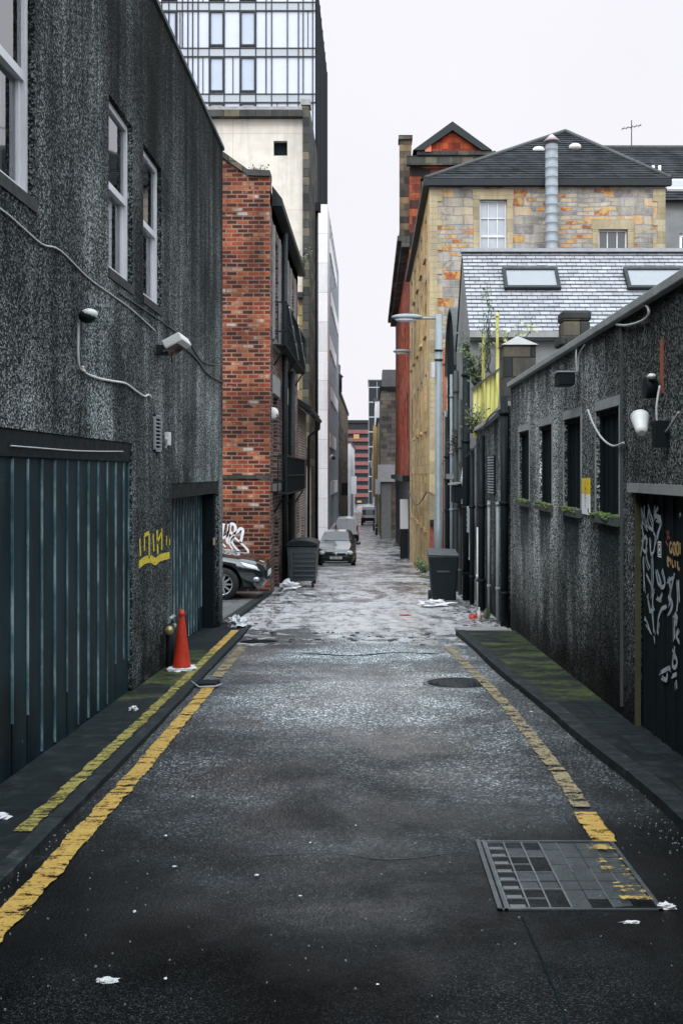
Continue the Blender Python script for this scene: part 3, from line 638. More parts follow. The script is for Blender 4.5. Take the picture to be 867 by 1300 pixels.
for i,r in enumerate(wr):
    u0,u1,v0,v1=r; m=MB(); fw=.045
    for a in ((u0+.003,u1-.003,v1-fw,v1-.003),(u0+.003,u0+fw,v0+.003,v1-fw),(u1-fw,u1-.003,v0+.003,v1-fw)): m.fbox(FRr,*a,-.055,-.03)
    for kx in range(1,4):
        u=u0+(u1-u0)*kx/4; m.fbox(FRr,u-.006,u+.006,v0+.01,v1-fw,-.055,-.047)
    wo=m.build('window',M['void'],B)
    for a in ((u0-.028,u0-.001,v0,v1),(u1+.001,u1+.028,v0,v1)): e=MB(); e.fbox(FRr,*a,-.02,.010); e.build('jamb',M['concrete'],wo)
    p=MB(); p.fquad(FRr,u0+.003,u1-.003,v0+.003,v1-.003,-.06); p.build('boarding',M['void'],wo)
    s=MB(); s.fbox(FRr,u0-.05,u1+.05,v0-.075,v0-.002,-.13,.05); so=s.build('sill',M['concrete_d'],wo)
    s=MB(); random.seed(i+5)
    for k in range(46): s.ell(FRr.p(random.uniform(u0-.04,u1+.04),v0-.006+random.uniform(-.03,.012),random.uniform(-.03,.055)),(random.uniform(.015,.03),random.uniform(.03,.06),random.uniform(.008,.016)),7,5,.5,k)
    s.build('moss',M['moss'],wo)
    l=MB(); l.fbox(FRr,u0-.03,u1+.03,v1+.002,v1+.085,-.01,.012); l.build('lintel',M['concrete'],wo)
# door
m=MB(); u0,u1,v0,v1=dr; m.fbox(FRr,u0+.004,u1-.004,-1.2,v1-.004,-.10,-.06)
for k in range(12):
    u=u0+.12+k*.24; m.fbox(FRr,u-.012,u+.012,-1.1,v1-.02,-.06,-.045)
D=m.build('door',M['void'],B); tag(D,'black shutter door covered in faded chalky graffiti')
m=MB(); m.fbox(FRr,u0-.05,u1+.06,v1+.002,v1+.07,-.02,.04); m.build('lintel',M['concrete'],B)
m=MB(); m.fbox(FRr,u1-.03,u1-.004,-.6,v1-.01,-.045,-.004); m.build('door_frame',plain('old_green_frame',(.05,.05,.022),.7,var=.6),B)
gm=MB(); GD=lambda L:[on_x(x,y,2.045) for x,y in L]; FD=FX(2.045,-1)
def zpx(L): return [(800+x*67/311,620+y*280/1300) for x,y in L]
for L in ([(65,110),(80,180),(95,240)],[(85,100),(82,190),(100,230)],[(105,95),(120,150),(135,200),(128,240),(105,200),(108,120)],[(70,200),(75,290),(62,400)],[(75,300),(95,285),(92,370),(75,360)],[(95,340),(100,420),(118,470)],[(115,290),(122,380),(140,370),(148,290),(138,260)],[(160,180),(185,200),(170,250),(160,300)],[(145,100),(150,180)],[(165,110),(150,150),(180,170)],[(80,400),(82,605)],[(95,505),(120,560),(135,605)],[(132,400),(136,520),(130,640)],[(150,480),(165,560),(178,555),(160,480)],[(190,475),(205,540),(200,575),(180,578)],[(105,620),(108,680),(120,720),(140,700)],[(135,580),(133,720),(140,850)],[(160,640),(172,655),(190,620)],[(165,770),(185,710),(215,695)],[(165,780),(160,855)],[(85,760),(95,775)],[(100,790),(120,850)],[(230,520),(238,600),(235,690)],[(262,500),(240,600),(225,650)],[(225,545),(262,520)],[(275,540),(280,650),(275,720)],[(285,540),(290,660)],[(240,650),(250,690),(230,740)],[(262,740),(262,890)],[(262,740),(278,760),(264,800)],[(285,830),(272,870),(290,905)],[(262,930),(262,1010)],[(250,950),(270,1000),(275,1040),(250,1050),(255,980)],[(180,1085),(210,1065),(235,1055),(230,1070)],[(190,1110),(210,1125),(220,1090)],[(272,1130),(275,1180)],[(140,870),(145,905)],[(250,1105),(275,1090)],[(290,160),(300,150)]):
    stroke(gm,FD,[on_x(x,y,2.045) for x,y in zpx(L)],.024,.004); stroke(gm,FD,[on_x(x,y,2.045) for x,y in zpx([(a+9*math.sin(b),b+12) for a,b in L])],.012,.0042)
gm.build('graffiti',M['chalk'],D,recalc=False)
gm=MB()
for L in ([(165,315),(183,318),(183,405),(165,400),(165,315)],[(170,330),(178,330),(178,358),(170,356),(170,330)],[(170,365),(178,366),(178,392),(170,390),(170,365)]): stroke(gm,FD,[on_x(x,y,2.045) for x,y in zpx(L)],.012,.005,False)
gm.build('painted_number',M['spray_w'],D,recalc=False)
gm=MB(); 
for L in ([(245,318),(235,330),(236,370),(246,374),(247,350)],[(252,330),(258,385),(266,380),(264,325),(252,330)],[(272,330),(276,385),(286,380),(284,322),(272,330)],[(294,320),(296,388)],[(220,405),(222,450),(230,455)],[(222,405),(232,420),(222,430)],[(238,410),(240,450)],[(248,420),(250,455),(258,460)],[(265,425),(268,465)],[(280,430),(283,470),(292,474)]): stroke(gm,FD,[on_x(x,y,2.045) for x,y in zpx(L)],.022,.005)
gm.build('painted_word',M['spray_o'],D,recalc=False)
gm=MB()
for L in ([(215,250),(235,300)],[(220,300),(228,250)],[(210,310),(225,340)]): stroke(gm,FD,[on_x(x,y,2.045) for x,y in zpx(L)],.02,.005)
gm.build('painted_mark',M['spray_r'],D,recalc=False)
# vertical trunking, groove
m=MB(); m.fbox(FRr,8.10,8.135,-.2,2.85,.001,.02); m.build('trunking',M['concrete_d'],B)
# services on right wall
def lampR(px,py): y,z=on_x(px,py,1.95); return y,z
y,z=on_x(729,481,1.95)
t=thing('floodlight','black floodlight box under the coping of the right shed, wires rising from it','floodlight',(1.95,y,z))
m=MB(); m.box(1.78,1.93,y-.13,y+.13,z-.07,z+.05); m.build('housing',M['black'],t,bevel=.01)
m=MB(); m.box(1.76,1.95,y-.14,y+.14,z+.052,z+.065); m.build('hood',M['galv'],t)
m=MB(); m.tube(smooth3([(1.97,y,z+.06),(1.96,y-.02,z+.2),(1.975,y+.03,2.84)]),.008,6); m.tube(smooth3([(1.97,y-.06,z+.06),(1.97,y-.12,z+.22),(1.975,y-.35,2.83)]),.008,6); m.build('wires',M['cable'],t)
cable('wall_cable','pale cable looping below the coping near the right shed top',[(787,412),(800,413),(818,408),(828,400),(827,390),(820,386)],2.0,-.03,.010,'cable')
cable('wall_cable','pale cable drooping from the shed wall beside the nearest blocked window',[(750,520),(757,538),(768,556),(782,566),(796,562)],2.0,-.03,.009,'cable')
cable('wall_cable','thin wire tucked along under the shed coping',[(680,468),(700,458),(745,432),(775,412),(790,402)],2.0,-.02,.007,'cable')
y,z=on_x(822,546,1.88)
t=thing('hanging_lamp','white ribbed lamp head hanging tilted from a cable on the right shed wall','lamp',(1.88,y,z+.3))
rt=Matrix.Rotation(R(24),3,'X')
m=MB()
base=MB(); base.lathe([(.085,0),(.092,.003),(.092,.012),(.083,.016)]+[(.082-.0022*i+(.003 if i%2 else 0),.03+.011*i) for i in range(15)]+[(.03,.20)],20,(0,0,0))
m=MB(); m.v=[Vector((1.84,y+.06,z+.09))+Matrix.Rotation(R(12),3,'Y')@Matrix.Rotation(R(128),3,'X')@Vector((v.x*.72,v.y*.72,v.z*.95)) for v in base.v]; m.f=base.f; m.sm=base.sm
m.build('shade',M['offwhite'],t)
m=MB(); m.box(1.90,1.99,y-.11,y-.02,z-.12,z+.06); m.build('bracket',M['black'],t); m=MB(); m.tube(smooth3([(1.93,y-.04,z+.05),(1.93,y-.03,z+.16),(1.96,y,z+.30)]),.008,6); m.tube(smooth3([(1.97,y-.1,z-.02),(1.96,y-.25,z+.02),(1.975,y-.38,z+.1)]),.007,6); m.build('wire',M['cable'],t)
y,z=on_x(822,492,1.93)
t=thing('old_bell','round black bell box on a rusty strip above the hanging lamp','bell',(1.93,y,z))
m=MB(); m.lathe([(.075,0),(.08,.03),(.07,.08),(.03,.09)],18,(1.905,y,z),axis='x'); m.build('bell_dome',M['black'],t)
m=MB(); m.fbox(FRr,y-.14,y-.09,z-.05,z+.32,.001,.012); m.build('rusty_strip',M['rust'],t); m=MB(); m.ell((1.93,y-.09,z+.07),(.03,.035,.02)); m.build('cap',M['offwhite'],t)
# sign
y0,z0=on_x(740,652,2.0); y1,z1=on_x(749.5,607,2.0); ya,yb=y1,y0
t=thing('wall_sign','narrow yellow and white notice on the pier between the blocked windows','sign',(1.99,(ya+yb)/2,z0))
zm=z0+(z1-z0)*.56
m=MB(); m.fbox(FRr,ya,yb,zm,z1,.004,.014); m.build('yellow_panel',M['signyellow'],t)
m=MB(); m.fbox(FRr,ya,yb,z0,zm-.001,.004,.014); m.build('white_panel',M['white'],t)
m=MB(); yc=(ya+yb)/2
for i,s in enumerate(('I','Na','Ka')): text_mb(m,s,FRr,yc,z1-.065-i*.048,.052,.0155,-1)
for i,s in enumerate(('Gas','YI','Vs')): text_mb(m,s,FRr,yc,zm-.045-i*.04,.043,.0155,-1)
m.fquad(FRr,ya+.02,ya+.06,z0+.02,z0+.06,.0155); m.build('lettering',M['ink'],t,recalc=False)
# ------------------------------------------------------------------ LOW WALL BEYOND THE SHED
B2=thing('low_yard_wall','low grey rendered yard wall with sloping coping beyond the right shed','wall',(2.0,17.5,g(17.5)))
FW=FX(2.02,-1)
m=MB(); N=10; 
def topz(y): return 2.62-.20*((y-15.0)/4.6)-.05*math.sin((y-15)/4.6*math.pi)
for i in range(N):
    a=14.95+4.6*i/N; b=14.95+4.6*(i+1)/N
    m.hexa([(2.02,a,-2),(2.3,a,-2),(2.3,b,-2),(2.02,b,-2),(2.02,a,topz(a)),(2.3,a,topz(a)),(2.3,b,topz(b)),(2.02,b,topz(b))])
m.build('wall',M['dash_grey'],B2)
m=MB()
for i in range(N):
    a=14.95+4.6*i/N; b=14.95+4.6*(i+1)/N
    m.hexa([(1.93,a,topz(a)+.002),(2.36,a,topz(a)+.002),(2.36,b,topz(b)+.002),(1.93,b,topz(b)+.002),(1.93,a,topz(a)+.07),(2.36,a,topz(a)+.07),(2.36,b,topz(b)+.07),(1.93,b,topz(b)+.07)])
m.build('coping',M['concrete'],B2)
m=MB(); m.fbox(FW,17.15,17.7,-.9,.55,.001,.02); m.build('door',M['black'],B2)
m=MB(); m.fbox(FW,14.98,15.3,-1.2,2.5,.001,.06); m.build('dark_post',M['black'],B2)
def pipe(name,label,x,y,z0,z1,r,mat,group=None,shoe=True):
    t=thing(name,label,'pipe',(x,y,z0),group); m=MB(); m.tube([(x,y,z0),(x,y,z1)],r,10); m.build('pipe',M[mat],t)
    m=MB(); z=z0+.5
    while z<z1: m.tube([(x,y,z),(x,y,z+.05)],r*1.35,10); z+=1.3
    m.build('clips',M[mat],t); return t
pipe('downpipe','thick black downpipe between the right shed and the low wall',1.93,14.80,g(14.8),2.75,.055,'black')
pipe('downpipe','grey downpipe on the low wall nearest the shed',1.96,15.75,g(15.75),1.2,.030,'lampgrey')
pipe('downpipe','black downpipe just left of the louvred vent on the low wall',1.94,17.9,g(17.9),2.3,.06,'black')
pipe('conduit','cream coloured gas pipe rising from the ground on the low wall',1.93,18.35,g(18.35)+.05,g(18.35)+1.45,.028,'ochre' if False else 'offwhite')
y0,z0=on_x(623,627,2.02); y1,z1=on_x(629,578,2.02)
t=thing('wall_vent','tall louvred metal vent on the low yard wall','vent',(2.0,y0,z0)); a,b=min(y0,y1),max(y0,y1)
m=MB(); m.fbox(FW,a,b,z0,z1,.001,.03); m.build('casing',M['black'],t); m=MB()
for i in range(14):
    z=z0+.03+(z1-z0-.06)*i/13; m.fbox(FW,a+.02,b-.02,z-.008,z+.012,.031,.06)
m.build('louvres',M['galv'],t)
t=thing('wall_box','black cable box with pale lid and loose wires on the wall past the vent','box',(1.9,21.9,1.0))
m=MB(); m.box(1.72,1.95,21.3,21.9,1.02,1.38); m.build('casing',M['black'],t,bevel=.01); m=MB(); m.hexa([(1.66,21.25,1.39),(1.95,21.25,1.43),(1.95,21.95,1.43),(1.66,21.95,1.39),(1.66,21.25,1.42),(1.95,21.25,1.46),(1.95,21.95,1.46),(1.66,21.95,1.42)]); m.build('lid',M['concrete'],t)
m=MB()
for k in range(5): m.tube(smooth3([(1.93,21.2-.05*k,1.3),(1.85,21.0-.1*k,1.5+.06*k),(1.94,20.8-.12*k,1.35-.1*k),(1.94,20.6-.05*k,1.9-.2*k)]),.010,5)
m.build('wires',M['cable'],t)
for k,(y,za,zb_,r,mt,lb) in enumerate([(16.35,g(16.35),1.2,.022,'concrete','thin grey conduit right of the vent on the low wall'),(19.05,g(19),2.1,.045,'black','black downpipe at the end of the low wall under the weeds'),(20.75,g(20.75),3.4,.03,'iron','thin black pipe beside the cable box'),(22.6,g(22.6),3.9,.05,'concrete_d','stout dark grey pipe between the slate roofed and arched buildings'),(25.7,g(25.7),3.2,.04,'lampgrey','grey conduit on the far part of the arched building')]):
    pipe('pipe',lb,1.89,y,za,zb_,r,mt)
t=thing('wall_notice','narrow pale vertical notice fixed beside the cable box','sign',(1.93,19.9,.2)); y0,z0=on_x(598,672,1.93); m=MB(); m.box(1.915,1.925,19.86,20.02,-.05,.75); m.build('panel',M['offwhite'],t)
m=MB(); m.box(1.912,1.914,19.89,19.99,.0,.68); m.build('dark_face',M['iron'],t)
cable('wall_cable','black cable slung between the shed corner and the arched building',[(640,520),(625,530),(612,560),(600,575),(585,590)],1.93,-.06,.012,'cable_dark')
t=thing('paving_slab','pale loose paving slab at the far end of the right pavement','slab',(1.6,14.45,g(14.4)))
m=MB(); m.hexa([(1.24,14.22,g(14.2)-.05),(1.94,14.22,g(14.2)-.05),(1.92,14.62,g(14.6)-.05),(1.20,14.60,g(14.6)-.05),(1.24,14.22,g(14.2)+.06),(1.94,14.22,g(14.2)+.06),(1.92,14.62,g(14.6)+.06),(1.20,14.60,g(14.6)+.06)]); m.build('slab',M['concrete'],t,bevel=.01)
# yellow mossy bay
t=thing('boarded_bay','mossy yellow timber boarding with two tall posts above the low wall','boarding',(2.15,19.2,2.4))
m=MB(); x0,x1=1.93,2.41; n=6
for i in range(n):
    a=x0+(x1-x0)*i/n; b=x0+(x1-x0)*(i+1)/n-.008; ta=3.22+.36*(a-x0)/(x1-x0); tb=3.22+.36*(b-x0)/(x1-x0)
    m.hexa([(a,19.2,2.3),(b,19.2,2.3),(b,19.25,2.3),(a,19.25,2.3),(a,19.2,ta),(b,19.2,tb),(b,19.25,tb),(a,19.25,ta)])
m.build('boards',M['mossboard'],t)
for x,zt in ((2.11,4.15),(2.37,4.55)):
    m=MB(); m.box(x-.025,x+.025,19.12,19.17,2.6,zt); m.lathe([(.035,zt),(.04,zt+.04),(.005,zt+.12)],8,(x,19.145,0)); m.build('post',M['mossboard'],t)
m=MB(); m.hexa([(1.9,19.1,3.2),(2.45,19.1,3.6),(2.45,19.3,3.6),(1.9,19.3,3.2),(1.9,19.1,3.24),(2.45,19.1,3.64),(2.45,19.3,3.64),(1.9,19.3,3.24)]); m.build('capping',M['concrete_d'],t)
# gate pier with pyramid cap
t=thing('stone_pier','square mossy black pier with a pale pyramid cap behind the shed roof','pier',(2.45,16.9,g(17)))
m=MB(); m.box(2.16,2.68,16.6,17.1,-1,3.72); m.build('shaft',M['darkstone'],t)
m=MB(); c=(2.42,16.85,3.90)
q=[(2.12,16.56,3.722),(2.72,16.56,3.722),(2.72,17.14,3.722),(2.12,17.14,3.722)]
for i in range(4): m.face([q[i],q[(i+1)%4],c])
m.face(q); m.build('cap',M['concrete'],t)
# small chimney
t=thing('small_chimney','squat black stone chimney rising behind the shed parapet','chimney',(3.36,16.9,2.2))
m=MB(); m.box(3.16,3.60,16.7,17.1,0,3.72); m.build('stack',M['render_g'],t)
m=MB(); m.box(3.08,3.66,16.62,17.18,3.722,3.86); m.box(3.14,3.58,16.68,17.12,3.862,4.12); m.build('cap',M['darkstone'],t,bevel=.03)
m=MB(); m.box(3.12,3.60,16.66,17.14,4.122,4.30); m.build('chimney_pot',M['darkstone'],t,bevel=.05)
# flat roof behind shed (outhouse)
t=thing('outhouse','low grey outhouse hidden behind the shed under the slate roof','building',(5,17,g(17)))
m=MB(); m.box(2.75,9.0,14.7,19.7,-1.5,2.6); m.build('wall',M['render_g'],t); m=MB(); m.box(2.72,9.05,14.68,19.72,2.602,2.68); m.build('roof',M['concrete_d'],t)

# ------------------------------------------------------------------ SLATE ROOFED BUILDING
t=S=thing('slate_roof_building','low building with a pale slate roof and two roof windows','building',(6,22,g(22)))
ex0,ex1=1.93,12.0; ye,ze=20.0,4.40; yr,zr=21.65,6.30; yb=23.3
m=MB(); FG=FX(1.95,-1)
panel(m,FY(20.1),1.95,12,-2,4.30,[],.1); 
m.face([(1.95,20.1,-2),(1.95,23.2,-2),(1.95,23.2,4.3),(1.95,21.65,6.22),(1.95,20.1,4.3)]); m.face([(12,20.1,-2),(12,23.2,-2),(12,23.2,4.3),(12,21.65,6.22),(12,20.1,4.3)])
m.face([(1.95,23.2,-2),(12,23.2,-2),(12,23.2,4.3),(1.95,23.2,4.3)])
m.build('wall',M['render_g'],t)
m=MB(); U=Vector((0,yr-ye,zr-ze)); L=U.length; U.normalize(); nn=Vector((0,-U.z,U.y))
rowsN=21; rh=L/rowsN; tw=.205; random.seed(11)
for k in range(rowsN):
    a=k*rh; off=(k%2)*tw/2; x=ex0-off
    while x<ex1:
        xa=max(ex0,x+.005); xb=min(ex1,x+tw-.005); x+=tw
        if xb-xa<.02: continue
        o0=.030+random.uniform(-.003,.004); j=random.uniform(-.006,.006)
        b0=Vector((0,ye,ze))+U*(a+j*.5+.008); b1=Vector((0,ye,ze))+U*(a+rh-.004)
        def P(x,b,h): return Vector((x,0,0))+b+nn*h
        m.hexa([P(xa,b0,0.006),P(xb,b0,0.006),P(xb,b1,0),P(xa,b1,0),P(xa,b0,o0),P(xb,b0,o0),P(xb,b1,.008),P(xa,b1,.008)])
m.build('slates',M['slate'],t)
m=MB(); m.face([(ex0,ye,ze),(ex1,ye,ze),(ex1,yr,zr),(ex0,yr,zr)]); m.face([(ex0,yr,zr),(ex1,yr,zr),(ex1,yb,ze),(ex0,yb,ze)]); m.build('roof',M['void'],t,recalc=False)
m=MB(); m.box(ex0-.02,ex1,yr-.12,yr+.12,zr-.0,zr+.07); m.build('ridge',M['slate'],t)
m=MB(); m.box(ex0,ex1,19.88,19.99,4.28,4.40); m.box(ex0,ex1,19.99,20.09,4.24,4.30); m.build('gutter',M['concrete'],t)
def skyl(x0,x1):
    def pt(x,s,h): return Vector((x,0,0))+Vector((0,ye,ze))+U*s+nn*h
    s0,s1=L*.49,L*.75; fw=.07
    m=MB()
    for (a,b,c,d) in ((x0,x1,s0,s0+fw),(x0,x1,s1-fw,s1),(x0,x0+fw,s0+fw,s1-fw),(x1-fw,x1,s0+fw,s1-fw)):
        m.hexa([pt(a,c,.0),pt(b,c,.0),pt(b,d,.0),pt(a,d,.0),pt(a,c,.11),pt(b,c,.11),pt(b,d,.11),pt(a,d,.11)])
    o=m.build('roof_window',M['iron'],S)
    m=MB(); m.face([pt(x0+fw,s0+fw,.085),pt(x1-fw,s0+fw,.085),pt(x1-fw,s1-fw,.085),pt(x0+fw,s1-fw,.085)]); m.build('pane',M['sky_glass'],o)
skyl(2.72,3.86); skyl(5.22,6.6)
# gable side bits
m=MB(); m.fbox(FG,20.4,21.3,-1.6,1.0,.001,.02); m.build('side_door',M['black'],S)
m=MB(); m.fbox(FG,20.35,21.35,1.002,1.10,.001,.06); m.build('door_lintel',M['concrete'],S)
pipe('downpipe','black soil pipe at the near corner of the slate roofed building',1.88,20.15,g(20),4.2,.07,'black')
pipe('downpipe','dull grey downpipe on the gable of the slate roofed building',1.90,21.7,g(21.7),3.2,.04,'concrete_d')
t=thing('meter_box','grey meter box fixed to the wall behind the wheelie bin','box',(1.9,19.75,0.5))
y0,z0=on_x(597,675,1.95); m=MB(); m.box(1.86,1.95,19.62,19.82,z0,z0+.5); m.build('casing',M['galv'],t,bevel=.01); m=MB()
for k in range(4): m.box(1.852,1.859,19.68,19.76,z0+.08+k*.1,z0+.11+k*.1)
m.build('vents',M['black'],t)
# ------------------------------------------------------------------ ARCHED BUILDING
t=thing('arched_gable_building','narrow black building with a rounded parapet beside the alley','building',(2.2,24.6,g(24.6)))
m=MB(); pts=[]; y0,y1=23.35,26.2; n=14; zt0=4.1
prof=[(y0,-2.5),(y0,zt0)]+[(y0+(y1-y0)*(.5-.5*math.cos(math.pi*i/n)),zt0+1.45*math.sin(math.pi*i/n)) for i in range(1,n)]+[(y1,zt0),(y1,-2.5)]
for X in (1.97,4.5): m.face([(X,a,b) for a,b in prof])
for (a,b),(c,d) in zip(prof,prof[1:]): m.face([(1.97,a,b),(1.97,c,d),(4.5,c,d),(4.5,a,b)])
m.build('wall',M['void'],t)
m=MB(); P=prof[1:-1]
for (a,b),(c,d) in zip(P,P[1:]): m.hexa([(1.90,a,b),(2.15,a,b),(2.15,c,d),(1.90,c,d),(1.90,a,b+.07),(2.15,a,b+.07),(2.15,c,d+.07),(1.90,c,d+.07)])
m.build('coping',M['concrete_d'],t)
FA=FX(1.97,-1)
m=MB(); m.fbox(FA,23.4,26.1,-2.4,2.6,.002,.03); m.build('lower_facade',M['render_g'],t)
for a in (23.75,25.1):
    m=MB(); m.fbox(FA,a,a+.7,-1.1,1.3,.031,.05); m.build('door',M['black'],t)
m=MB(); m.fbox(FA,23.45,26.0,1.5,1.62,.031,.15); m.build('ledge',M['concrete'],t)
pipe('downpipe','thin grey conduit at the near edge of the arched building',1.86,23.5,g(23.5),3.9,.04,'lampgrey')
pipe('downpipe','black downpipe by the far door of the arched building',1.86,24.75,g(24.75),3.0,.06,'black')
pipe('downpipe','rusty orange downpipe beside the tall lamp post',1.95,26.9,g(27),4.9,.05,'rust')
def tiled(m,e0,e1,r0,r1,n,th=.035):       # courses of tiles between an eaves edge and a ridge edge
    e0,e1,r0,r1=map(Vector,(e0,e1,r0,r1)); nn=(e1-e0).cross((r0+r1)/2-(e0+e1)/2).normalized()
    if nn.z<0: nn=-nn
    for k in range(n):
        a,b=k/n,(k+1)/n; p0,p1,q0,q1=e0.lerp(r0,a),e1.lerp(r1,a),e0.lerp(r0,b),e1.lerp(r1,b)
        if (q0-q1).length<.01: q1=q0+(p1-p0)*.002
        m.hexa([p0,p1,q1,q0,p0+nn*th,p1+nn*th,q1+nn*.006,q0+nn*.006])
# ------------------------------------------------------------------ STONE TENEMENT
T=thing('sandstone_tenement','sandstone rubble building with dark tiled hip roof and tall steel flue','building',(5.8,42,g(42)))
yF=33.8; x0,x1=1.95,9.72; zE=11.2; yE=50.6
FT=FY(yF); FS=FX(1.95,-1)
wA=(3.60,4.50,8.3,10.66); wB=(7.52,8.48,8.35,9.68)
lo=(3.0,4.0,.6,2.8)
m=MB(); panel(m,FT,x0,x1,-3,zE,[wA,wB],.22)
panel(m,FX(x1,1),yF,yE,-3,zE,[],.2); m.face([(x0,yE,-3),(x1,yE,-3),(x1,yE,zE),(x0,yE,zE)]); m.build('wall',M['rubble'],T)
sw=[(y,y+1.0,z,z+1.9) for y in (35.6,38.6,41.6,44.6,47.4) for z in (-.3,3.2,6.5)]+[(35.6+3*i,36.6+3*i,9.2,10.6) for i in range(5)]
m=MB(); panel(m,FS,yF,yE,-3,zE,sw,.22); m.build('side_wall',M['ashlar'],T)
for r in sw: window(T,FS,r,.16,.06,(2,2),'upvc','pane',True,(.12,.08,'ashlar'))
window(T,FT,wA,.12,.06,(3,4),'upvc','pane_pale',True,(.14,.06,'ashlar')); window(T,FT,wB,.12,.06,(3,2),'upvc','pane',False,(.14,.06,'ashlar'))
for r in (wA,wB):
    m=MB(); m.fbox(FT,r[0]-.22,r[1]+.22,r[3]+.002,r[3]+.34,.001,.03); m.fbox(FT,r[0]-.20,r[0]-.003,r[2],r[3],.001,.025); m.fbox(FT,r[1]+.003,r[1]+.20,r[2],r[3],.001,.025); m.build('window_surround',M['dressed'],T)
m=MB()
z=-2.6
i=0
while z<zE-.4:
    w=.42 if i%2 else .26; m.fbox(FT,x0,x0+w,z,z+.395,.001,.03); m.fbox(FT,x1-w,x1,z,z+.395,.001,.03); z+=.4; i+=1
m.build('quoins',M['dressed'],T)
m=MB(); ov=.16; a=(x0-ov,yF-ov,zE+.1); b=(x1+ov,yF-ov,zE+.1); c=(x1+ov,yE+.1,zE+.1); d=(x0-ov,yE+.1,zE+.1); ap=(7.15,37.6,14.15); ap2=(7.15,yE,14.15)
tiled(m,a,b,ap,ap,22); tiled(m,d,a,ap2,ap,22); m.face([a,b,ap]); m.face([a,ap,ap2,d]); m.face([b,c,ap2,ap]); m.face([d,ap2,c]); m.face([a,b,c,d]); m.build('roof',M['pantile'],T)
m=MB(); m.box(x0-ov-.05,x1+ov,yF-ov-.06,yF-.002,zE-.12,zE+.095); m.box(x0-ov-.05,x0-.002,yF-ov+.2,yE,zE-.12,zE+.095); m.build('eaves',M['iron'],T)
m=MB()
for p in ((a,ap),(b,ap)): m.tube([Vector(p[0])+Vector((0,0,.03)),Vector(p[1])+Vector((0,0,.05))],.07,8)
m.build('hip_tiles',M['concrete_d'],T)
for (px,py) in ((682,193),(728,189)):
    X,Z=on_y(px,py,36.2); m=MB(); m.ell((X,36.0,Z),(.22,.2,.13)); m.build('roof_vent',M['offwhite'],T)
fx,fz0=on_y(700,330,33.4); _,fz1=on_y(700,184,33.4)
m=MB(); pr=[]; z=6.5; k=0
while z<fz1: pr+= [(.205,z),(.205,z+.28),(.208,z+.285),(.208,z+.30)]; z+=.30
pr+=[(.205,fz1)]; m.lathe(pr,20,(fx,33.42,0)); fl=m.build('flue',M['steel'],T)
m=MB(); m.lathe([(.05,fz1-.05),(.05,fz1+.1),(.30,fz1+.1),(.02,fz1+.36)],20,(fx,33.42,0)); m.build('flue_cowl',plain('cowl_pink_rust',(.42,.33,.33),.6),fl)
m=MB(); cp=smooth3([(1.86,34.0,1.0),(1.85,38,.55),(1.85,43,.3),(1.86,50,.8)]); m.tube(cp,.025,6); m.tube(smooth3([(1.9,33.7,1.0),(2.3,33.7,.85),(2.8,33.7,.9)]),.02,6); m.build('cable',M['cable_dark'],T)
m=MB(); m.box(1.96,2.75,33.72,33.79,-2.4,-.05); m.build('red_gate',plain('graffitied_red',(.20,.045,.035),.7,var=.95,nscale=9),T)
m=MB(); m.box(1.96,3.9,33.55,33.79,-.04,.10); m.build('ledge',M['iron'],T)
# second roof behind
t=thing('tiled_rear_building','grey building with a long dark tiled roof and television aerial at the right','building',(13,42,g(42)))
m=MB(); panel(m,FY(38.3),9.9,22,-3,11.8,[(11.55,13.0,8.6,10.6)],.2); m.box(9.9,22,38.52,46,-3,11.7); m.build('wall',M['render_g'],t)
window(t,FY(38.3),(11.55,13.0,8.6,10.6),.1,.12,(1,1),'white','pane',sill=(.12,.06,'white'))
m=MB(); tiled(m,(9.0,38.0,11.75),(22,38.0,11.75),(9.0,42,14.95),(22,42,14.95),22); m.face([(9.0,38.0,11.75),(22,38.0,11.75),(22,42,14.95),(9.0,42,14.95)]); m.face([(9.0,46,11.75),(22,46,11.75),(22,42,14.95),(9.0,42,14.95)]); m.face([(9,38,11.75),(9,46,11.75),(9,42,14.95)]); m.build('roof',M['pantile'],t)
m=MB(); m.tube([(9,42,14.98),(22,42,14.98)],.1,8); m.build('ridge',M['concrete_d'],t)
m=MB(); m.tube([(10.7,42,14.9),(10.7,42,16.1)],.02,6); m.tube([(10.3,42,15.75),(11.1,42,15.9)],.015,6)
for k in range(5): m.tube([(10.35+k*.17,41.8,15.76+k*.03),(10.35+k*.17,42.2,15.76+k*.03)],.01,5)
m.build('aerial',M['iron'],t)
m=MB(); sl=Vector((0,4,3.2)).normalized(); sn=Vector((0,-sl.z,sl.y)); B0=Vector((0,38,11.75))
def q3(x,s,h): return Vector((x,0,0))+B0+sl*s+sn*h
m.hexa([q3(11.2,.8,0),q3(12.6,.8,0),q3(12.6,1.7,0),q3(11.2,1.7,0),q3(11.2,.8,.12),q3(12.6,.8,.12),q3(12.6,1.7,.12),q3(11.2,1.7,.12)]); o=m.build('roof_window',M['white'],t)
m=MB(); m.face([q3(11.32,.9,.125),q3(12.48,.9,.125),q3(12.48,1.6,.125),q3(11.32,1.6,.125)]); m.build('pane',M['sky_glass'],o)
m=MB()
for x in (11.0,11.25,12.4): m.tube([q3(x,2.4,0),q3(x,2.4,0)+Vector((0,0,.35))],.06,8)
m.build('roof_pipe',M['offwhite'],t)
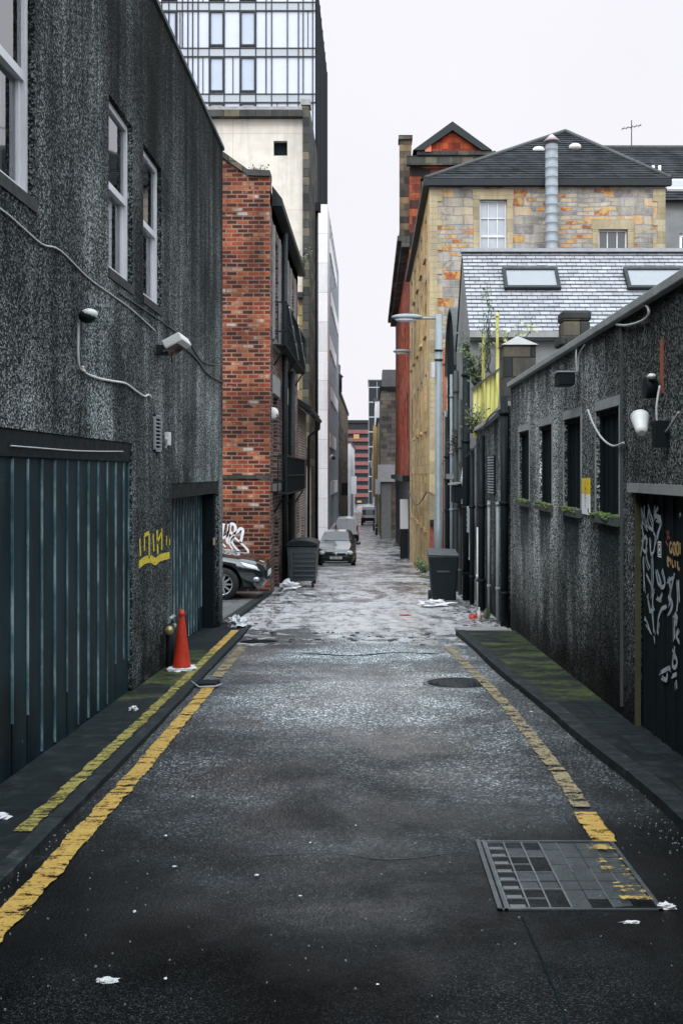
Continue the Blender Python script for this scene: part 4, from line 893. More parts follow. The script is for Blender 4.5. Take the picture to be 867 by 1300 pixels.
# ------------------------------------------------------------------ RED SANDSTONE BUILDING
t=RB=thing('red_sandstone_building','tall dark red sandstone building with pedimented gable behind the tenement','building',(4,62,g(62)))
FRS=FX(1.95,-1); FRF=FY(51.0)
sw=[(y,y+1.3,z,z+2.4) for y in (53,57,61,65,69,73,76.5) for z in (3.4,7.4)]+[(y,y+1.3,14.2,16.4) for y in (53,57,61,65,69,73,76.5)]
m=MB(); panel(m,FRS,51,79,1.2,17.3,sw,.3); m.face([(1.95,79,-4),(9,79,-4),(9,79,17.3),(1.95,79,17.3)]); m.face([(9,51,-4),(9,79,-4),(9,79,17.3),(9,51,17.3)])
m.build('wall',M['redstone'],t)
m=MB(); panel(m,FRF,1.95,9,-3,17.3,[(2.5,3.2,14.2,16.3),(4.6,5.3,14.2,16.3)],.3); m.build('gable_wall',brickmat('sooty_red_gable',[(0,(.015,.013,.013)),(.55,(.05,.022,.018)),(.8,(.16,.035,.02)),(1,(.36,.09,.035))],(.03,.02,.02),.9,.4,.01,stain=.8),t)
for r in sw: window(t,FRS,r,.22,.08,(1,2),'iron','pane')
for r in ((2.5,3.2,14.2,16.3),(4.6,5.3,14.2,16.3)): window(t,FRF,r,.2,.07,(2,2),'iron','pane')
m=MB(); m.box(1.97,9,51.02,79,-5,1.198); m.build('shopfront',M['iron'],t)
m=MB(); m.box(1.35,1.948,51,79,13.2,13.45); m.box(1.55,1.948,51,79,12.9,13.198); m.build('cornice',M['darkstone'],t)
m=MB(); m.box(1.6,1.948,51.0,79,1.2,1.5); m.build('fascia',M['iron'],t)
m=MB(); m.box(1.48,2.06,51.5,52.3,13.5,18.4); m.build('corner_pinnacle',M['brownstone'],t); m=MB(); m.box(1.42,2.12,51.4,52.4,18.402,18.6); m.build('pinnacle_cap',M['darkstone'],t)
m=MB(); m.box(1.8,9,50.7,50.998,16.9,17.35); m.box(2.3,6.2,50.6,50.99,17.36,17.55); m.build('parapet',M['darkstone'],t)
m=MB()
for y in (50.75,51.6): m.face([(2.55,y,17.56),(5.55,y,17.56),(4.05,y,18.75)])
m.face([(2.55,50.75,17.56),(4.05,50.75,18.75),(4.05,51.6,18.75),(2.55,51.6,17.56)]); m.face([(5.55,50.75,17.56),(4.05,50.75,18.75),(4.05,51.6,18.75),(5.55,51.6,17.56)]); m.build('pediment',M['redstone'],t)
m=MB()
for s in (-1,1): m.hexa([(4.05,50.5,18.55),(4.05+s*1.45,50.5,17.56),(4.05+s*1.45,51.7,17.56),(4.05,51.7,18.55),(4.05,50.5,18.98),(4.05+s*1.95,50.5,17.56),(4.05+s*1.95,51.7,17.56),(4.05,51.7,18.98)])
m.build('pediment_coping',M['iron'],t)
m=MB(); m.box(2.7,3.0,50.55,50.74,17.5,17.85); m.build('finial_block',plain('bright_red_stone',(.5,.12,.05),.7),t)
m=MB(); m.face([(1.95,51,17.36),(9,51,17.36),(9,56,18.6),(1.95,56,18.6)]); m.face([(1.95,56,18.6),(9,56,18.6),(9,79,17.36),(1.95,79,17.36)]); m.build('roof',M['pantile'],t)
t=thing('notice_board','white poster board leaning on the dark shopfront beyond the tenement','board',(2,57,g(57)))
X0,Z0=on_y(507,670,54); X1,Z1=on_y(517,633,54)
m=MB(); m.box(X0,X1,52.9,52.96,Z0,Z1); m.build('board',M['white'],t); m=MB(); m.box(X0,X1,52.92,52.95,g(53),Z0-.002); m.build('board_base',M['iron'],t)
# ------------------------------------------------------------------ FAR RIGHT BUILDINGS
def block(name,label,x0,x1,y0,y1,z1,mat,side=None,wins=True,roof='concrete_d',wz=3.2,frontw=True,pw=1.0,gap=2.6,base=None,sidemat=None):
    t=thing(name,label,'building',((x0+x1)/2,(y0+y1)/2,g((y0+y1)/2))); zb=-8
    m=MB(); fo=[];so=[]
    z=1.0
    while z+1.8<z1:
        if frontw:
            u=x0+.5
            while u+pw<x1-.3: fo.append((u,u+pw,z,z+1.7)); u+=gap
        if side:
            u=y0+1
            while u+pw*1.2<y1-.5: so.append((u,u+pw*1.2,z,z+1.8)); u+=gap*1.3
        z+=wz
    if not wins: fo=[];so=[]
    F1=FY(y0); panel(m,F1,x0,x1,zb,z1,fo,.2)
    XS=x0 if side==-1 else x1; F2=FX(XS,side or 1); m2=m
    panel(m,F2,y0,y1,zb,z1,so,.2)
    XO=x1 if side==-1 else x0; m.face([(XO,y0,zb),(XO,y1,zb),(XO,y1,z1),(XO,y0,z1)]); m.face([(x0,y1,zb),(x1,y1,zb),(x1,y1,z1),(x0,y1,z1)])
    m.build('wall',M[mat],t)
    for r in fo: window(t,F1,r,.12,.07,None,'upvc','pane')
    for r in so: window(t,F2,r,.12,.07,None,'upvc','pane')
    m=MB(); m.box(x0-.12,x1+.12,y0-.12,y1+.1,z1+.002,z1+.3); m.build('roof',M[roof],t)
    return t
GB=block('grey_stone_building','grey stone building jutting into the street beyond the red one',.86,5,84,96,8.4,'greystone',-1,frontw=False,roof='iron')
m=MB(); m.box(1.0,4,85,90,8.75,10.2); m.build('rooftop_hut',M['render_g'],GB)
m=MB(); m.box(.9,1.7,83.6,83.98,-3.8,.8); m.build('shopfront',M['concrete'],GB); m=MB(); m.box(.6,2.0,83.3,83.98,.9,2.3); m.build('shop_sign',M['upvc'],GB)
GD2=block('white_narrow_building','narrow white and ochre fronted building further down the right side',.50,5,112,124,9.5,'clad',-1,frontw=False)
m=MB(); m.box(.30,.9,111.6,111.98,-1.0,6.8); m.build('ochre_panel',M['ochre'],GD2)
m=MB(); m.box(.95,2.0,111.6,111.98,-4.6,9.3); m.build('front_strip',M['clad'],GD2)
TD=block('dark_office_tower','dark gridded office block standing over the far right of the street',-.35,5,200,215,19.5,'iron',-1,wins=False)
m=MB()
for k in range(9): m.box(-.4,5,199.9,199.97,-5+k*2.9,-4.8+k*2.9)
for k in range(4): m.box(-.36+k*1.6,-.28+k*1.6,199.88,199.96,-6,19.4)
m.build('grid',M['spandrel'],TD)
block('pale_far_building','pale grey building low on the right beyond the white van',.25,5,150,180,4.5,'render_g',-1,frontw=False)
PK=thing('pink_banded_building','pink and dark banded building closing the far end of the street','building',(-2,260,g(260)))
m=MB(); m.box(-16,14,258.4,275,-8,14.2); m.build('wall',M['iron'],PK)
for k in range(9):
    z=-4.5+k*2.0; m=MB(); m.box(-15,.2,258.0,258.38,z,z+.95); m.build('band',M['pink'],PK)
m=MB(); m.box(-4.2,-2.8,257.9,257.98,10.2,11.3); m.build('yellow_panel',M['ochre'],PK)
m=MB(); m.box(-3.3,-2.2,257.9,257.98,-5.9,-5.4); m.build('yellow_sign',M['ochre'],PK)
m=MB(); m.box(-16.2,14.2,258,275,14.202,14.9); m.build('roof',M['iron'],PK)
def far_sign(label,x,y,z,w,h,mat,out=.5,side=1):
    t=thing('projecting_sign',label,'sign',(x,y,z)); m=MB(); m.box(min(x,x-side*w),max(x,x-side*w),y,y+.12,z,z+h); m.build('panel',M[mat],t); m=MB(); m.tube([(x+side*.15,y+.06,z+h*.8),(x-side*w*.5,y+.06,z+h*.8)],.03,6); m.build('bracket',M['iron'],t)
far_sign('white projecting shop sign on the grey stone building',.86,88,-.2,.45,1.3,'white')
far_sign('small pale projecting sign high on the narrow white building',.5,113,2.2,.5,.8,'upvc')
far_sign('dark hanging sign on the soot dark tenement',-2.7,96,-.5,.6,1.2,'iron',side=-1)
far_sign('white banner sign on the pale corner block',-2.85,152,-1.5,.8,2.6,'white',side=-1)
block('buff_shop_building','narrow buff fronted building between the grey stone and the white ones',.70,5,98,110,6.6,'dressed',-1,frontw=False)
block('white_shop_building','low white building with dark windows past the narrow ochre one',.35,5,126,146,6.2,'clad',-1,frontw=False)
for k,(x,y,lb) in enumerate([(.55,92,'dark bollard at the foot of the grey stone building'),(.35,104,'dark bollard before the buff fronted building'),(-2.3,100,'dark bollard by the soot dark tenement')]):
    t=thing('bollard',lb,'bollard',(x,y,g(y))); m=MB(); m.lathe([(.09,0),(.08,.8),(.10,.85),(.03,.98)],14,(x,y,g(y))); m.build('post',M['iron'],t); m=MB(); m.lathe([(.092,.66),(.09,.74)],14,(x,y,g(y))); m.build('band',M['white'],t)
# ------------------------------------------------------------------ BRICK BUILDING
BR=thing('red_brick_building','old red brick building on the left with black iron balconies on its alley side','building',(-3,26,g(26)))
XB=-2.15; FB=FY(22.0); FBS=FX(XB,1)
# front with stepped, sloping parapet
m=MB(); xs_=[(-9,8.5),(-3.15,8.40),(-2.62,8.02),(-2.15,8.00)]
for (a,za),(b,zb_) in zip(xs_,xs_[1:]): m.face([(a,22,-2.5),(b,22,-2.5),(b,22,zb_),(a,22,za)])
m.face([(-9,22.35,7.4),(-2.15,22.35,7.4),(-2.15,22.35,8.0),(-2.62,22.35,8.02),(-3.15,22.35,8.4),(-9,22.35,8.5)])
m.face([(-2.15,22,7.4),(-2.15,22.35,7.4),(-2.15,22.35,8.0),(-2.15,22,8.0)])
m.build('wall',M['brick'],BR)
so=[(22.7,23.9,4.6,6.9),(25.0,26.3,4.6,6.9),(27.5,28.8,4.6,6.9),(22.7,23.9,1.4,3.4),(25.0,26.3,1.4,3.4),(27.5,28.8,1.4,3.4),(23.0,24.0,-1.6,.6),(27.4,28.6,-2.0,.6)]
m=MB(); panel(m,FBS,22.0,30.4,-2.5,7.75,so,.18); m.face([(-2.15,30.4,-2.5),(-9,30.4,-2.5),(-9,30.4,7.75),(-2.15,30.4,7.75)]); m.build('side_wall',M['brick_dark'],BR)
for r in so[:6]: window(BR,FBS,r,.13,.07,(2,2),'upvc','pane',True,(.16,.07,'concrete'))
for r in so[6:]:
    m=MB(); m.fbox(FBS,r[0]+.003,r[1]-.003,r[2]+.003,r[3]-.003,-.15,-.10); m.build('door',M['black'],BR)
m=MB(); m.box(-9,-2.15,22.36,30.4,7.2,7.7); m.build('roof',M['iron'],BR)
m=MB()
for r in so[3:6]: m.fbox(FBS,r[0]-.15,r[1]+.15,r[3]+.002,r[3]+.42,.001,.04)
for r in so[:3]: m.fbox(FBS,r[0]-.15,r[0]-.003,r[2],r[3]+.2,.001,.05); m.fbox(FBS,r[1]+.003,r[1]+.15,r[2],r[3]+.2,.001,.05)
m.build('window_surround',M['concrete'],BR)
m=MB(); L=xs_
for (a,za),(b,zb_) in zip(L,L[1:]): m.hexa([(a,21.93,za+.002),(b,21.93,zb_+.002),(b,22.42,zb_+.002),(a,22.42,za+.002),(a,21.93,za+.13),(b,21.93,zb_+.13),(b,22.42,zb_+.13),(a,22.42,za+.13)])
m.build('coping',M['darkstone'],BR)
m=MB(); m.hexa([(-2.15,22.45,7.5),(-1.93,22.45,7.5),(-1.93,30.6,7.5),(-2.15,30.6,7.5),(-2.15,22.45,7.95),(-1.93,22.45,7.66),(-1.93,30.6,7.66),(-2.15,30.6,7.95)]); m.build('eaves',M['iron'],BR)
def balcony(z,y0,y1,h,planters=False):
    m=MB(); x0=XB+.003; x1=XB+.30
    m.box(x0,x1,y0,y1,z+.01,z+.035)
    y=y0
    while y<=y1+.001: m.box(x1-.03,x1,y-.015,y+.015,z+.05,z+h); y+=.28
    m.box(x1-.04,x1+.01,y0,y1,z+h,z+h+.04); m.box(x1-.03,x1+.0,y0,y1,z+h*.5,z+h*.5+.03)
    for yy in (y0,y1): 
        m.box(x0,x1,yy-.015,yy+.015,z+h,z+h+.03); m.box(x0,x1,yy-.015,yy+.015,z+.3,z+.33)
        for k in range(1,4): m.box(x0+.1*k,x0+.1*k+.02,yy-.012,yy+.012,z+.05,z+h)
    for yy in (y0+.3,(y0+y1)/2,y1-.3): m.tube([(x0,yy,z-.4),(x1-.05,yy,z)],.02,6)
    m.build('balcony',M['black'],BR)
balcony(4.45,22.6,29.2,.95); balcony(1.15,22.6,29.2,.85)
m=MB()
for k in range(6):
    y=22.9+k*1.05; m.tube([(XB+.34,y,5.35-(k%3)*.28),(XB+.34,y+.85,5.05-(k%3)*.28)],.016,6)
m.build('balcony_bars',M['galv'],BR)
m=MB(); m.tube([(XB+.1,24.6,-2),(XB+.1,24.6,7.4)],.07,10); m.build('soil_pipe',M['iron'],BR)
m=MB(); m.tube([(XB+.1,26.8,-2),(XB+.1,26.8,4.3)],.09,10); m.build('waste_pipe',M['iron'],BR)
m=MB(); m.fbox(FB,-3.4,-2.152,1.52,1.60,.001,.05); m.build('string_course',M['darkstone'],BR)
gm=MB(); ZB=lambda L:[on_y(270+x*70/867,650+y*70/867,22.0) for x,y in L]
for L,w in (([(180,180),(160,290),(155,400),(230,370),(240,300)],.055),([(255,190),(250,300),(230,450),(260,490),(290,420),(330,370),(360,290),(350,210),(290,190),(270,300),(330,350)],.06),([(340,350),(400,300),(440,260),(480,290),(460,400),(440,490)],.06),([(330,390),(440,480),(540,580),(560,640),(510,665),(420,620),(330,520),(300,440),(340,380)],.045),([(160,500),(210,550)],.035),([(270,510),(320,590)],.035)): stroke(gm,FB,ZB(L),w,.006)
gm.build('graffiti',M['spray_w'],BR,recalc=False)
lime=plain('lime_spray',(.35,.55,.08),.6)
for q in ([(360,690),(430,672),(500,700),(525,745)],[(620,785),(700,800)]): gm=MB(); stroke(gm,FB,ZB(q),.03,.006); gm.build('green_graffiti',lime,BR,recalc=False)
t=thing('satellite_dish','white satellite dish on the alley side of the brick building','satellite dish',(-2.0,22.4,2.6))
m=MB(); m.lathe([(.02,0),(.08,.012),(.12,.03),(.13,.04),(.12,.035),(.02,.02)],24,(-2.13,22.35,2.95),axis='y'); m.build('dish',M['offwhite'],t); m=MB(); m.tube([(-2.15,22.45,2.9),(-2.05,22.42,2.95),(-2.0,22.25,2.85)],.012,6); m.build('arm',M['iron'],t)
# rest of terrace
t=thing('lean_to_building','small grey brick outbuilding with overhanging dark roof beyond the brick building','building',(-2.5,32.5,g(32.5)))
m=MB(); FO=FX(-2.22,1); so=[(31.0,31.9,-.2,1.6),(33.2,34.2,-2.2,.2)]; panel(m,FO,30.42,35.6,-3,3.7,so,.15); m.face([(-2.22,35.6,-3),(-6,35.6,-3),(-6,35.6,3.7),(-2.22,35.6,3.7)]); m.build('wall',M['brick_grey'],t)
m=MB(); m.fbox(FO,31.003,31.897,-.197,1.597,-.12,-.1); m.build('window_panel',M['brick_dark'],t); m=MB(); m.fbox(FO,33.203,34.197,-2.19,.19,-.12,-.1); m.build('door',plain('worn_red_door',(.25,.06,.03),.6,var=.7),t)
m=MB(); m.hexa([(-4.6,30.45,5.3),(-1.75,30.45,3.45),(-1.75,35.4,3.45),(-4.6,35.4,5.3),(-4.6,30.45,5.45),(-1.75,30.45,3.6),(-1.75,35.4,3.6),(-4.6,35.4,5.45)]); m.build('roof',M['iron'],t)
m=MB(); m.tube([(-1.74,30.4,3.42),(-1.74,35.4,3.42)],.07,8); m.tube([(-1.74,35.0,3.42),(-1.76,35.2,3.15),(-2.12,35.4,2.9),(-2.14,35.4,-2)],.045,8); m.build('gutter',M['iron'],t)
t=thing('pale_annexe','low pale block annexe with a flat dark roof between the outbuilding and the cream building','building',(-2.5,37,g(37)))
m=MB(); m.box(-6,-2.24,35.64,38.7,-3,1.9); m.build('wall',M['clad'],t); m=MB(); m.box(-6,-2.10,35.62,38.75,1.902,2.15); m.build('roof',M['concrete_d'],t)
m=MB(); m.box(-2.238,-2.21,36.2,37.6,-2.4,.5); m.build('shutter',M['galv'],t)
# ------------------------------------------------------------------ CREAM BUILDING
CR=thing('cream_rendered_building','tall blank cream rendered gable wall with one small square opening','building',(-6,41,g(41)))
m=MB(); FC=FY(38.8); sq=(-3.66,-3.14,13.66,14.22); panel(m,FC,-18,-2.55,-3,15.05,[sq],.25); m.face([(-18,38.8,-3),(-18,44.6,-3),(-18,44.6,15.05),(-18,38.8,15.05)]); m.face([(-18,44.6,-3),(-2.5,44.6,-3),(-2.5,44.6,15.05),(-18,44.6,15.05)]); m.build('wall',M['cream'],CR)
m=MB(); m.fquad(FC,sq[0],sq[1],sq[2],sq[3],-.25); m.build('opening',M['void'],CR)
m=MB(); m.box(-2.547,-2.3,38.6,44.6,-3,15.5); m.build('stone_edge',M['darkstone'],CR)
m=MB(); m.box(-18,-2.56,38.5,44.6,15.052,15.3); m.build('parapet',M['darkstone'],CR)
m=MB(); m.box(-18,-2.56,38.55,44,15.302,15.44); m.build('parapet_cap',M['concrete'],CR)
m=MB(); m.box(-2.62,-2.25,38.55,39.2,15.502,15.72); m.build('corner_block',M['concrete'],CR)
X,Z=on_y(367,374,38.8); m=MB(); m.box(-18,-2.548,38.52,38.79,Z-.15,Z+.05); m.build('ledge',M['iron'],CR)
m=MB(); m.tube([(-2.24,43,12.6),(-2.24,43,-2)],.06,8); m.box(-2.3,-2.08,42.8,43.2,12.6,12.95); m.build('downpipe',M['iron'],CR)
m=MB(); z=-2.0; i=0
while z<8.4:
    m.fbox(FC,-2.83+(.12 if i%2 else 0),-2.552,z,z+.38,.001,.02); z+=.4; i+=1
m.build('quoins',brickmat('quoin_tan',[(0,(.20,.17,.10)),(1,(.42,.30,.14))],(.1,.09,.07),.9,.4,.01),CR)
# ------------------------------------------------------------------ WHITE CLAD BUILDING
WB=thing('white_clad_building','white stone clad office building with glazed alley front','building',(-6,77,g(77)))
XW=-2.75; m=MB(); panel(m,FY(66.2),-9,XW,-6,19.0,[],.1); m.face([(XW,66.2,-6),(XW,69.5,-6),(XW,69.5,19),(XW,66.2,19)]); m.face([(-3.58,66.2,19),(XW,66.2,19),(XW,89.4,19),(-3.58,89.4,19)]); m.face([(XW,89.4,-6),(-9,89.4,-6),(-9,89.4,19),(XW,89.4,19)]); m.build('wall',M['clad'],WB)
m=MB(); m.box(-3.4,XW-.02,69.51,89.38,-6,18.9); m.build('glazing',M['pane_pale'],WB)
for k in range(7):
    z=-3.2+k*3.3; m=MB(); m.box(XW-.018,XW+.05,69.6+(k%2)*2,80+(k*5)%9,z,z+.95); m.build('cladding_band',M['white'],WB)
m=MB()
for k in range(9): m.box(XW-.018,XW+.03,70.5+k*2.2,70.62+k*2.2,-5,18.8)
m.build('mullions',M['spandrel'],WB)
t=thing('wall_camera','small black street camera on the white clad corner','camera',(-2.7,66.4,2.6)); m=MB(); m.tube([(-2.74,66.6,2.5),(-2.45,66.3,2.8)],.03,6); m.build('bracket',M['offwhite'],t); m=MB(); m.ell((-2.38,66.3,2.6),(.13,.13,.12)); m.build('dome',M['black'],t)
# ------------------------------------------------------------------ GLASS TOWER
TW=thing('glass_tower','tall pale glass office tower rising behind the cream building','building',(-10,76,g(76)))
XT=-3.6; YT=67.0; zt=34.5
m=MB(); m.box(-22,XT,YT+.02,85,-6,zt); m.build('wall',M['tower_panel'],TW)
m=MB(); m.box(XT+.002,XT+.06,YT+.1,85,19.02,zt); m.build('dark_flank',M['void'],TW)
m=MB()
for k in range(9): m.box(XT+.062,XT+.10,YT+1+k*2,YT+1.1+k*2,19.1,zt)
m.build('flank_fins',M['iron'],TW)
pxs=[192,199,206,215,225,232,239,245,252,266,285,305,325,338,345,365,379,385,397]
random.seed(21)
step=3.0; zf0=26.4-4*step
mul=MB(); framed=[]
for s in range(9):
    zb_=zf0+(s-1)*step; z1_=zb_+2.45
    m=MB(); m.fbox(FY(YT),-22,XT,z1_+.0,z1_+.55,.001,.04); m.build('spandrel',M['spandrel'],TW)
    mul.fbox(FY(YT),-22,XT,z1_-.03,z1_+.03,.041,.09); mul.fbox(FY(YT),-22,XT,z1_+.52,z1_+.58,.041,.09)
    cols=list(pxs)
    for px in cols:
        if random.random()<.12 and px not in (266,285,305,325,397): continue
        X=(px-470)/F0*YT; mul.fbox(FY(YT),X-.035,X+.035,zb_,z1_+.5,.042,.085)
    for (px,w_) in random.sample([(211,1),(229,1),(258,1),(290,1),(296,1),(331,1),(352,1),(372,1),(391,1)],2):
        X=(px-470)/F0*YT; mul.fbox(FY(YT),X-.025,X+.025,zb_,z1_,.042,.07)
    for (a,b) in ((266,285),(305,325),(206,225)):
        xa=(a-470)/F0*YT; xb=(b-470)/F0*YT; m=MB(); fw=.11
        for q in ((xa,xb,z1_-fw,z1_-.05),(xa,xb,zb_+.12,zb_+.12+fw),(xa,xa+fw,zb_+.2,z1_-fw),(xb-fw,xb,zb_+.2,z1_-fw)): m.fbox(FY(YT),*q,.002,.14)
        o=m.build('window',M['iron'],TW); p=MB(); p.fquad(FY(YT),xa,xb,zb_+.12,z1_-.05,.012); p.build('pane',M['tower_glass'],o)
mul.build('mullion_grid',M['iron'],TW)
# ------------------------------------------------------------------ FAR LEFT
SB=block('soot_stone_tenement','soot dark stone tenement with a turret beyond the white clad building',-8,-2.72,91,125,8.6,'brownstone',1,frontw=False,roof='iron')
m=MB(); m.lathe([(.55,8.9),(.55,10.2),(.7,10.3),(.4,10.6),(.42,11.3),(.15,11.6),(.1,12.4)],12,(-3.1,92.5,0)); m.build('turret',M['darkstone'],SB)
block('pale_corner_block','pale mottled corner block low on the far left',-9,-2.9,150,190,6.0,'clad',1,frontw=False)
block('dark_street_block','dark narrow block on the left before the street end',-9,-3.3,128,146,7.8,'brownstone',1,frontw=False,roof='iron')
# unseen block added behind the viewer, sized to shade the near lane
t=thing('rear_shade_block','unseen brick block added behind the viewpoint to shade the near lane','building',(0,-17,g(-15)))
m=MB(); panel(m,Fr((0,-14,0),(1,0,0),(0,1,0)),-12,12,-1,15,[(-1.2,1.2,.4,3.2),(-6,-5,4,6),(-1,0,4.5,6.5),(4,5,4,6)],.2); m.build('wall',M['brick_dark'],t)
m=MB(); m.box(-12,12,-20,-14.22,-1,15.1); m.build('core',M['void'],t)

# ------------------------------------------------------------------ LAMP POSTS
def lamp_head(m1,m2,x,y,z):
    m1.ell((x-.05,y,z+.03),(.42,.15,.09),20,10); m2.ell((x-.08,y,z-.03),(.30,.12,.07),18,8)
t=thing('street_lamp','tall grey street lamp post with an oval head reaching over the alley','street lamp',(1.80,27,g(27)))
m=MB(); zb=g(27); m.tube([(1.80,27,zb),(1.80,27,zb+1.6),(1.80,27,zb+1.62),(1.80,27,5.82)],.1,14,rs=[.13,.13,.105,.085]); m.build('post',M['lampgrey'],t)
m=MB(); m.tube([(1.80,27,5.72),(1.05,27,5.72)],.032,8); m.build('arm',M['lampgrey'],t)
a,b=MB(),MB(); lamp_head(a,b,1.02,27,5.72); h=a.build('lamp_head',M['lampgrey'],t); b.build('lens',M['lens'],h)
m=MB(); 
for z in (4.6,4.85,-.1,.0): m.tube([(1.8,27,z),(1.8,27,z+.04)],.115,12)
m.build('band',M['iron'],t)
m=MB(); m.box(1.60,1.70,26.9,27.05,4.15,4.55); m.build('control_box',M['upvc'],t)
t=thing('bracket_lamp','small oval street lamp on a wall bracket at the far end of the sandstone building','street lamp',(1.9,49,7.3))
m=MB(); m.tube([(1.95,49,7.35),(1.95-.25,49,7.45)],.04,8); m.box(1.88,1.95,48.9,49.1,7.1,7.6); m.build('bracket',M['lampgrey'],t)
a,b=MB(),MB(); a.ell((1.5,49,7.45),(.42,.18,.11),18,9); b.ell((1.48,49,7.38),(.3,.14,.08),16,8); h=a.build('lamp_head',M['lampgrey'],t); b.build('lens',M['lens'],h)

# ------------------------------------------------------------------ BINS
t=thing('wheelie_bin','dark plastic wheelie bin with its lid ajar against the right wall','bin',(1.42,19.8,g(19.8)))
bx,by,bz=1.40,19.75,g(19.7); 
m=MB(); m.hexa([(bx-.22,by-.23,bz+.05),(bx+.22,by-.23,bz+.05),(bx+.22,by+.25,bz+.10),(bx-.22,by+.25,bz+.10),(bx-.28,by-.33,bz+.88),(bx+.28,by-.33,bz+.88),(bx+.28,by+.33,bz+.90),(bx-.28,by+.33,bz+.90)]); m.build('body',M['rubber'],t,bevel=.03)
m=MB(); m.box(bx-.30,bx+.30,by-.35,by+.35,bz+.882,bz+.915); m.build('rim',M['binlid'],t,bevel=.01)
m=MB(); m.hexa([(bx-.31,by-.38,bz+.93),(bx+.29,by-.38,bz+.918),(bx+.29,by+.34,bz+.93),(bx-.31,by+.34,bz+.96),(bx-.29,by-.33,bz+.955),(bx+.27,by-.33,bz+.945),(bx+.26,by+.30,bz+1.0),(bx-.28,by+.30,bz+1.02)]); m.build('lid',M['binlid'],t,bevel=.015)
m=MB(); m.tube([(bx-.24,by+.37,bz+.92),(bx+.24,by+.37,bz+.92)],.02,8); m.build('handle',M['rubber'],t)
for s in (-1,1): m=MB(); m.lathe([(.1,-.03),(.1,.03)],16,(bx+s*.24,by+.28,bz+.10),axis='x'); m.build('wheel',M['tyre'],t)
m=MB(); m.box(bx-.13,bx+.10,by-.318,by-.30,bz+.60,bz+.63); m.build('front_lip',M['binlid'],t)
dx0,dx1,dy,dz=-1.96,-1.25,24.0,g(24.2)
t=thing('waste_container','large battered grey four wheeled waste container beside the brick building','bin',(-1.6,24.5,dz))
m=MB(); m.hexa([(dx0+.05,dy+.05,dz+.16),(dx1-.05,dy+.05,dz+.16),(dx1-.05,dy+1.15,dz+.16),(dx0+.05,dy+1.15,dz+.16),(dx0,dy,dz+.98),(dx1,dy,dz+.98),(dx1,dy+1.2,dz+.98),(dx0,dy+1.2,dz+.98)])
body=m.build('body',plain('battered_container',(.045,.062,.066),.5,var=.7,nscale=7,bump=.5),t,bevel=.02)
m=MB()
for k in range(6): m.box(dx0+.17,dx1-.03,dy-.01,dy+.03,dz+.28+k*.11,dz+.31+k*.11)
m.box(dx0+.10,dx0+.13,dy-.012,dy+.02,dz+.2,dz+.95); m.build('ribs',M['binlid'],t)
m=MB(); n=8
for i in range(n):
    a0=math.pi*i/n; a1=math.pi*(i+1)/n; xc=(dx0+dx1)/2; w=(dx1-dx0)/2+.03
    m.hexa([(xc-w*math.cos(a0),dy-.04,dz+.99),(xc-w*math.cos(a1),dy-.04,dz+.99),(xc-w*math.cos(a1),dy+1.24,dz+.99),(xc-w*math.cos(a0),dy+1.24,dz+.99),(xc-w*math.cos(a0),dy-.04,dz+.992+.13*math.sin(a0)),(xc-w*math.cos(a1),dy-.04,dz+.992+.13*math.sin(a1)),(xc-w*math.cos(a1),dy+1.24,dz+.992+.13*math.sin(a1)),(xc-w*math.cos(a0),dy+1.24,dz+.992+.13*math.sin(a0))])
m.build('lid',M['rubber'],t)
for x in (dx0+.1,dx1-.1):
    for y in (dy+.12,dy+1.05): m=MB(); m.lathe([(.08,-.025),(.08,.025)],14,(x,y,dz+.08),axis='x'); m.build('wheel',M['tyre'],t)

